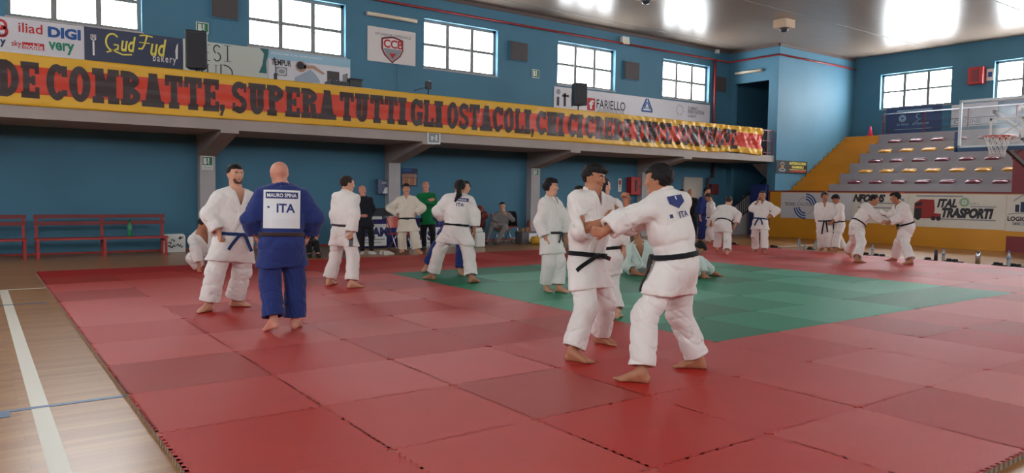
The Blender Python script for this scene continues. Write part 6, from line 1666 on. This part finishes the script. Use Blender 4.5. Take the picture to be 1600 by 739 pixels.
s.poly(mb, [(u-.0, v), (u+L*.36, v+.0), (u+L*.36, v+h*.55), (u-.0, v+h*.5)], 3, 2); s.poly(mb, [(u+.02, v+h*.62), (u+L*.36, v+h*.68), (u+L*.4, v+h*.9), (u+.04, v+h*.78)], 3, 2)
s.poly(mb, [(u+L*.9, v-.0), (u+L*1.3, v+.0), (u+L*1.3, v+.14), (u+L*.95, v+.16)], 2, 2)
for q in (.2, .95, 1.2): s.arc(mb, u+L*q, v+.0, .035, .07, 0, 2*PI, 3, 3, 12)
mb.build('print', [C_DK, C_GRY, pm('truck_red', 150, 40, 40), pm('truck_black', 40, 36, 38), pm('globe_green', 150, 176, 140), C_WHT], o)
s, o = pban(1572.5, 1640, .54, 1.56, 'cream parapet banner with blue building logo at the right edge of the photo', VCR)
mb = MB(); s.textpx(mb, 'LOGICA', 1574, 345, 1611, 339, 0, bold=.04); s.textpx(mb, 'IMMOBILIARE', 1582, 352, 1622, 347.5, 1)
u, v = s.uv(1586, 331)
for i in range(4): s.rect(mb, u+.13*i, v, u+.13*i+.10, v+.2+.08*i, 2)
s.line(mb, [(u-.05, v+.3), (u+.25, v+.52), (u+.6, v+.62)], .03, 1); s.arc(mb, u+.2, v-.15, .45, .025, .5, 2.6, 1, ry=.12); mb.build('print', [C_DK, C_GRY, C_NAV], o)
p = on_x(1592, 260, 23.1); q0 = on_x(1590, 232, 23.1); q1 = on_x(1590, 300, 23.1)
o = MB().box(23.0, 23.12, p.y-.6, p.y+.12, 1.5, q0.z).build('gate_post', M_MAR, bevel=.01); tag(o, 'maroon gate panel in front of the stand at the right edge of the photo', 'gate')

# ------------------------------------------------------------------ basketball hoop
HX = 16.0; HY = 1.72; bz0, bz1 = 2.50, 3.46
M_GLASS = mat('backboard_glass', (.85, .92, .95, 1), .05, spec=.6, alpha=.16)
e = empty('basketball_hoop', (19.4, HY, FL)); tag(e, 'basketball backboard with hoop and net reaching in from the right', 'basketball hoop')
dx = HX-19.4
MB().box(dx, dx+.012, -.89, .89, bz0-FL, bz1-FL).build('backboard', M_GLASS, e)
f = MB()
for a, b_, c, d in ((-.90, .90, bz0-.02, bz0+.03), (-.90, .90, bz1-.03, bz1+.02), (-.90, -.85, bz0, bz1), (.85, .90, bz0, bz1)): f.box(dx-.02, dx+.03, a, b_, c-FL, d-FL)
f.build('board_frame', mat('white_metal', srgb(216, 224, 228), .4), e)
f = MB(); zb = bz0+.10-FL
for a, b_, c, d in ((-.31, .31, 0, .045), (-.31, .31, .42, .465), (-.31, -.265, 0, .465), (.265, .31, 0, .465)): f.box(dx-.004, dx+.0, a, b_, zb+c, zb+d)
f.build('target_square', M_WHITE, e)
pd_ = MB(); pd_.box(dx-.03, dx+.05, -.93, .93, bz0-.09-FL, bz0-.01-FL); pd_.box(dx-.03, dx+.05, .90, .96, bz0-.09-FL, bz0+.33-FL); pd_.box(dx-.03, dx+.05, -.96, -.90, bz0-.09-FL, bz0+.33-FL)
pd_.build('edge_padding', mat('slate_padding', srgb(52, 84, 118), .6), e)
M_RIM = mat('rim_orange', srgb(200, 70, 50), .4)
rc = Vector((dx-.38, 0, bz0+.17-FL)); R_ = .23
r_ = MB(); r_.tube([(rc.x+R_*math.cos(2*PI*i/32), R_*math.sin(2*PI*i/32), rc.z) for i in range(33)], .011, 6, cap=False); r_.bar((rc.x+R_, -.08, rc.z), (dx, -.08, rc.z), .02); r_.bar((rc.x+R_, .08, rc.z), (dx, .08, rc.z), .02); r_.box(dx-.02, dx, -.12, .12, rc.z-.05, rc.z+.03); r_.build('rim', M_RIM, e)
nt_ = MB(); lv = [(R_, 0), (R_*.86, -.10), (R_*.72, -.20), (R_*.60, -.30), (R_*.58, -.42)]
n = 12
for s_ in (1, -1):
    for i in range(n):
        nt_.tube([(rc.x+r*math.cos(2*PI*(i+s_*.5*j)/n), r*math.sin(2*PI*(i+s_*.5*j)/n), rc.z+z) for j, (r, z) in enumerate(lv)], .006, 5)
nt_.build('net', M_WHITE, e)
for y in (-.25, .25):
    MB().bar((dx+.03, y, bz0+.2-FL), (-.1, y*.6, 1.6), .07).build('lower_arm', M_DGREY, e)
    MB().bar((dx+.03, y, bz1-.25-FL), (-.3, y*.6, 2.5), .06).build('upper_arm', M_DGREY, e)
MB().bar((dx+.4, -.25, bz1-.4-FL), (dx+.4, .25, bz0+.25-FL), .03).build('brace', M_DGREY, e)
MB().bar((dx+1.1, -.2, 2.75), (dx+1.1, .2, 2.45), .03).build('brace', M_DGREY, e)
MB().bar((-.2, 0, .3), (-.2, 0, 2.65), .16).build('mast', M_BLUE, e); MB().box(-.7, 1.4, -.5, .5, 0, .35).build('base', mat('slate_padding', srgb(52, 84, 118), .6), e, bevel=.03)

# ------------------------------------------------------------------ bottles and slippers along the far mat edge
M_PET = mat('clear_bottle', srgb(214, 226, 236), .15, spec=.6, trans=.6); M_CAPB = mat('blue_cap', srgb(40, 90, 170), .4)
def bottle(px, py, h, lab, m=M_PET, r=.034, cap=M_CAPB, metal=False):
    p = on_z(px, py, FL)
    if p.x < 17.1: p = CAM+(p-CAM)*((17.12-CAM.x)/(p.x-CAM.x)); 
    o = MB().lathe([(0,0),(r*.95,0),(r,.01),(r,h*.35),(r*.93,h*.42),(r,h*.5),(r,h*.68),(r*.45,h*.86),(r*.4,h*.93),(0,h*.93)] if not metal else [(0,0),(r,0),(r,h*.78),(r*.8,h*.84),(r*.8,h*.93),(0,h*.93)], n=14).build('bottle', m)
    o.location = (p.x, p.y, FL); tag(o, lab, 'bottle', 'bottles along the far mat edge')
    MB().lathe([(0,h*.92),(r*.46 if not metal else r*.7,h*.92),(r*.46 if not metal else r*.7,h),(0,h)], n=12).build('cap', cap, o)
    if not metal: MB().lathe([(r*1.02,h*.5),(r*1.02,h*.66)], n=14).build('paper_band', mat('bottle_band', srgb(120, 160, 200), .5), o)
bottle(1248.5, 390.5, .33, 'large clear water bottle left of the two standing judokas', r=.045)
bottle(1258, 390.5, .17, 'small clear bottle right of the large one'); bottle(1274.5, 391, .27, 'clear bottle just left of the curly-haired judoka')
bottle(1362.5, 400, .30, 'clear bottle between the gripping pair'); bottle(1394.5, 403, .10, 'low clear cup left of the right-hand gripper', r=.03)
bottle(1462, 408, .27, 'dark blue flask right of the gripping pair', m=mat('dark_flask', srgb(34, 38, 60), .35), cap=M_BLACK, metal=True, r=.04)
bottle(1474, 408, .30, 'clear bottle right beside the dark flask'); bottle(1527.5, 412.5, .29, 'steel thermos flask standing alone at the mat edge', m=M_STEEL, cap=M_BLACK, metal=True, r=.052)
bottle(1575.5, 416.5, .34, 'clear bottle nearest the right edge of the photo', r=.04)
def slipper(px, py, rz, lab):
    p = on_z(px, py, FL)
    e = empty('slipper', (max(p.x, 17.15), p.y, FL), rz); tag(e, lab, 'slipper', 'dark slippers along the far mat edge')
    MB().prism([(-.13,-.045),(-.05,-.05),(.06,-.052),(.13,-.03),(.13,.03),(.06,.052),(-.05,.05),(-.13,.045)], 'z', 0, .025).build('sole', M_SHOEB, e, bevel=.006)
    b = MB(); n = 8
    for i in range(n):
        a0, a1 = PI*i/n, PI*(i+1)/n; f = lambda a, x: (x, -.05*math.cos(a), .022+.055*math.sin(a))
        b.add([f(a0, .0), f(a1, .0), f(a1, .09), f(a0, .09)], [(0,1,2,3)], smooth=True)
    q = b.build('strap', M_SHOEB, e); md = q.modifiers.new('s', 'SOLIDIFY'); md.thickness = .008
desc = ['left of the woman with the blue belt', 'right of the woman with the blue belt', 'by the small clear bottle', 'under the curly-haired judoka', 'between the gripping pair, left', 'between the gripping pair, middle', 'between the gripping pair, right', 'left of the dark flask', 'right of the clear bottle, first', 'right of the clear bottle, second', 'left of the last bottle, outer', 'left of the last bottle, inner', 'at the right edge, first', 'at the right edge, last']
for i, (px, py, rz) in enumerate(((1148, 383, .3), (1209, 387, .1), (1213, 388, .2), (1268, 390, .4), (1355, 399, .2), (1372, 401, .5), (1381, 402, .3), (1452, 407, .1), (1486, 409, .6), (1495, 410, .3), (1560, 415, .4), (1567, 416, .8), (1586, 417, .2), (1595, 418, .5))):
    slipper(px, py, rz+1.2, 'dark slipper on the wooden floor, '+desc[i])
# ------------------------------------------------------------------ daylight
w = bpy.data.worlds.new('world'); sc.world = w; w.use_nodes = True
w.node_tree.nodes['Background'].inputs['Color'].default_value = (.8,.9,1,1)
w.node_tree.nodes['Background'].inputs['Strength'].default_value = .3
sc.cycles.max_bounces = 6; sc.cycles.diffuse_bounces = 4; sc.cycles.glossy_bounces = 3; sc.cycles.sample_clamp_indirect = 8
sc.cycles.caustics_reflective = False; sc.cycles.caustics_refractive = False
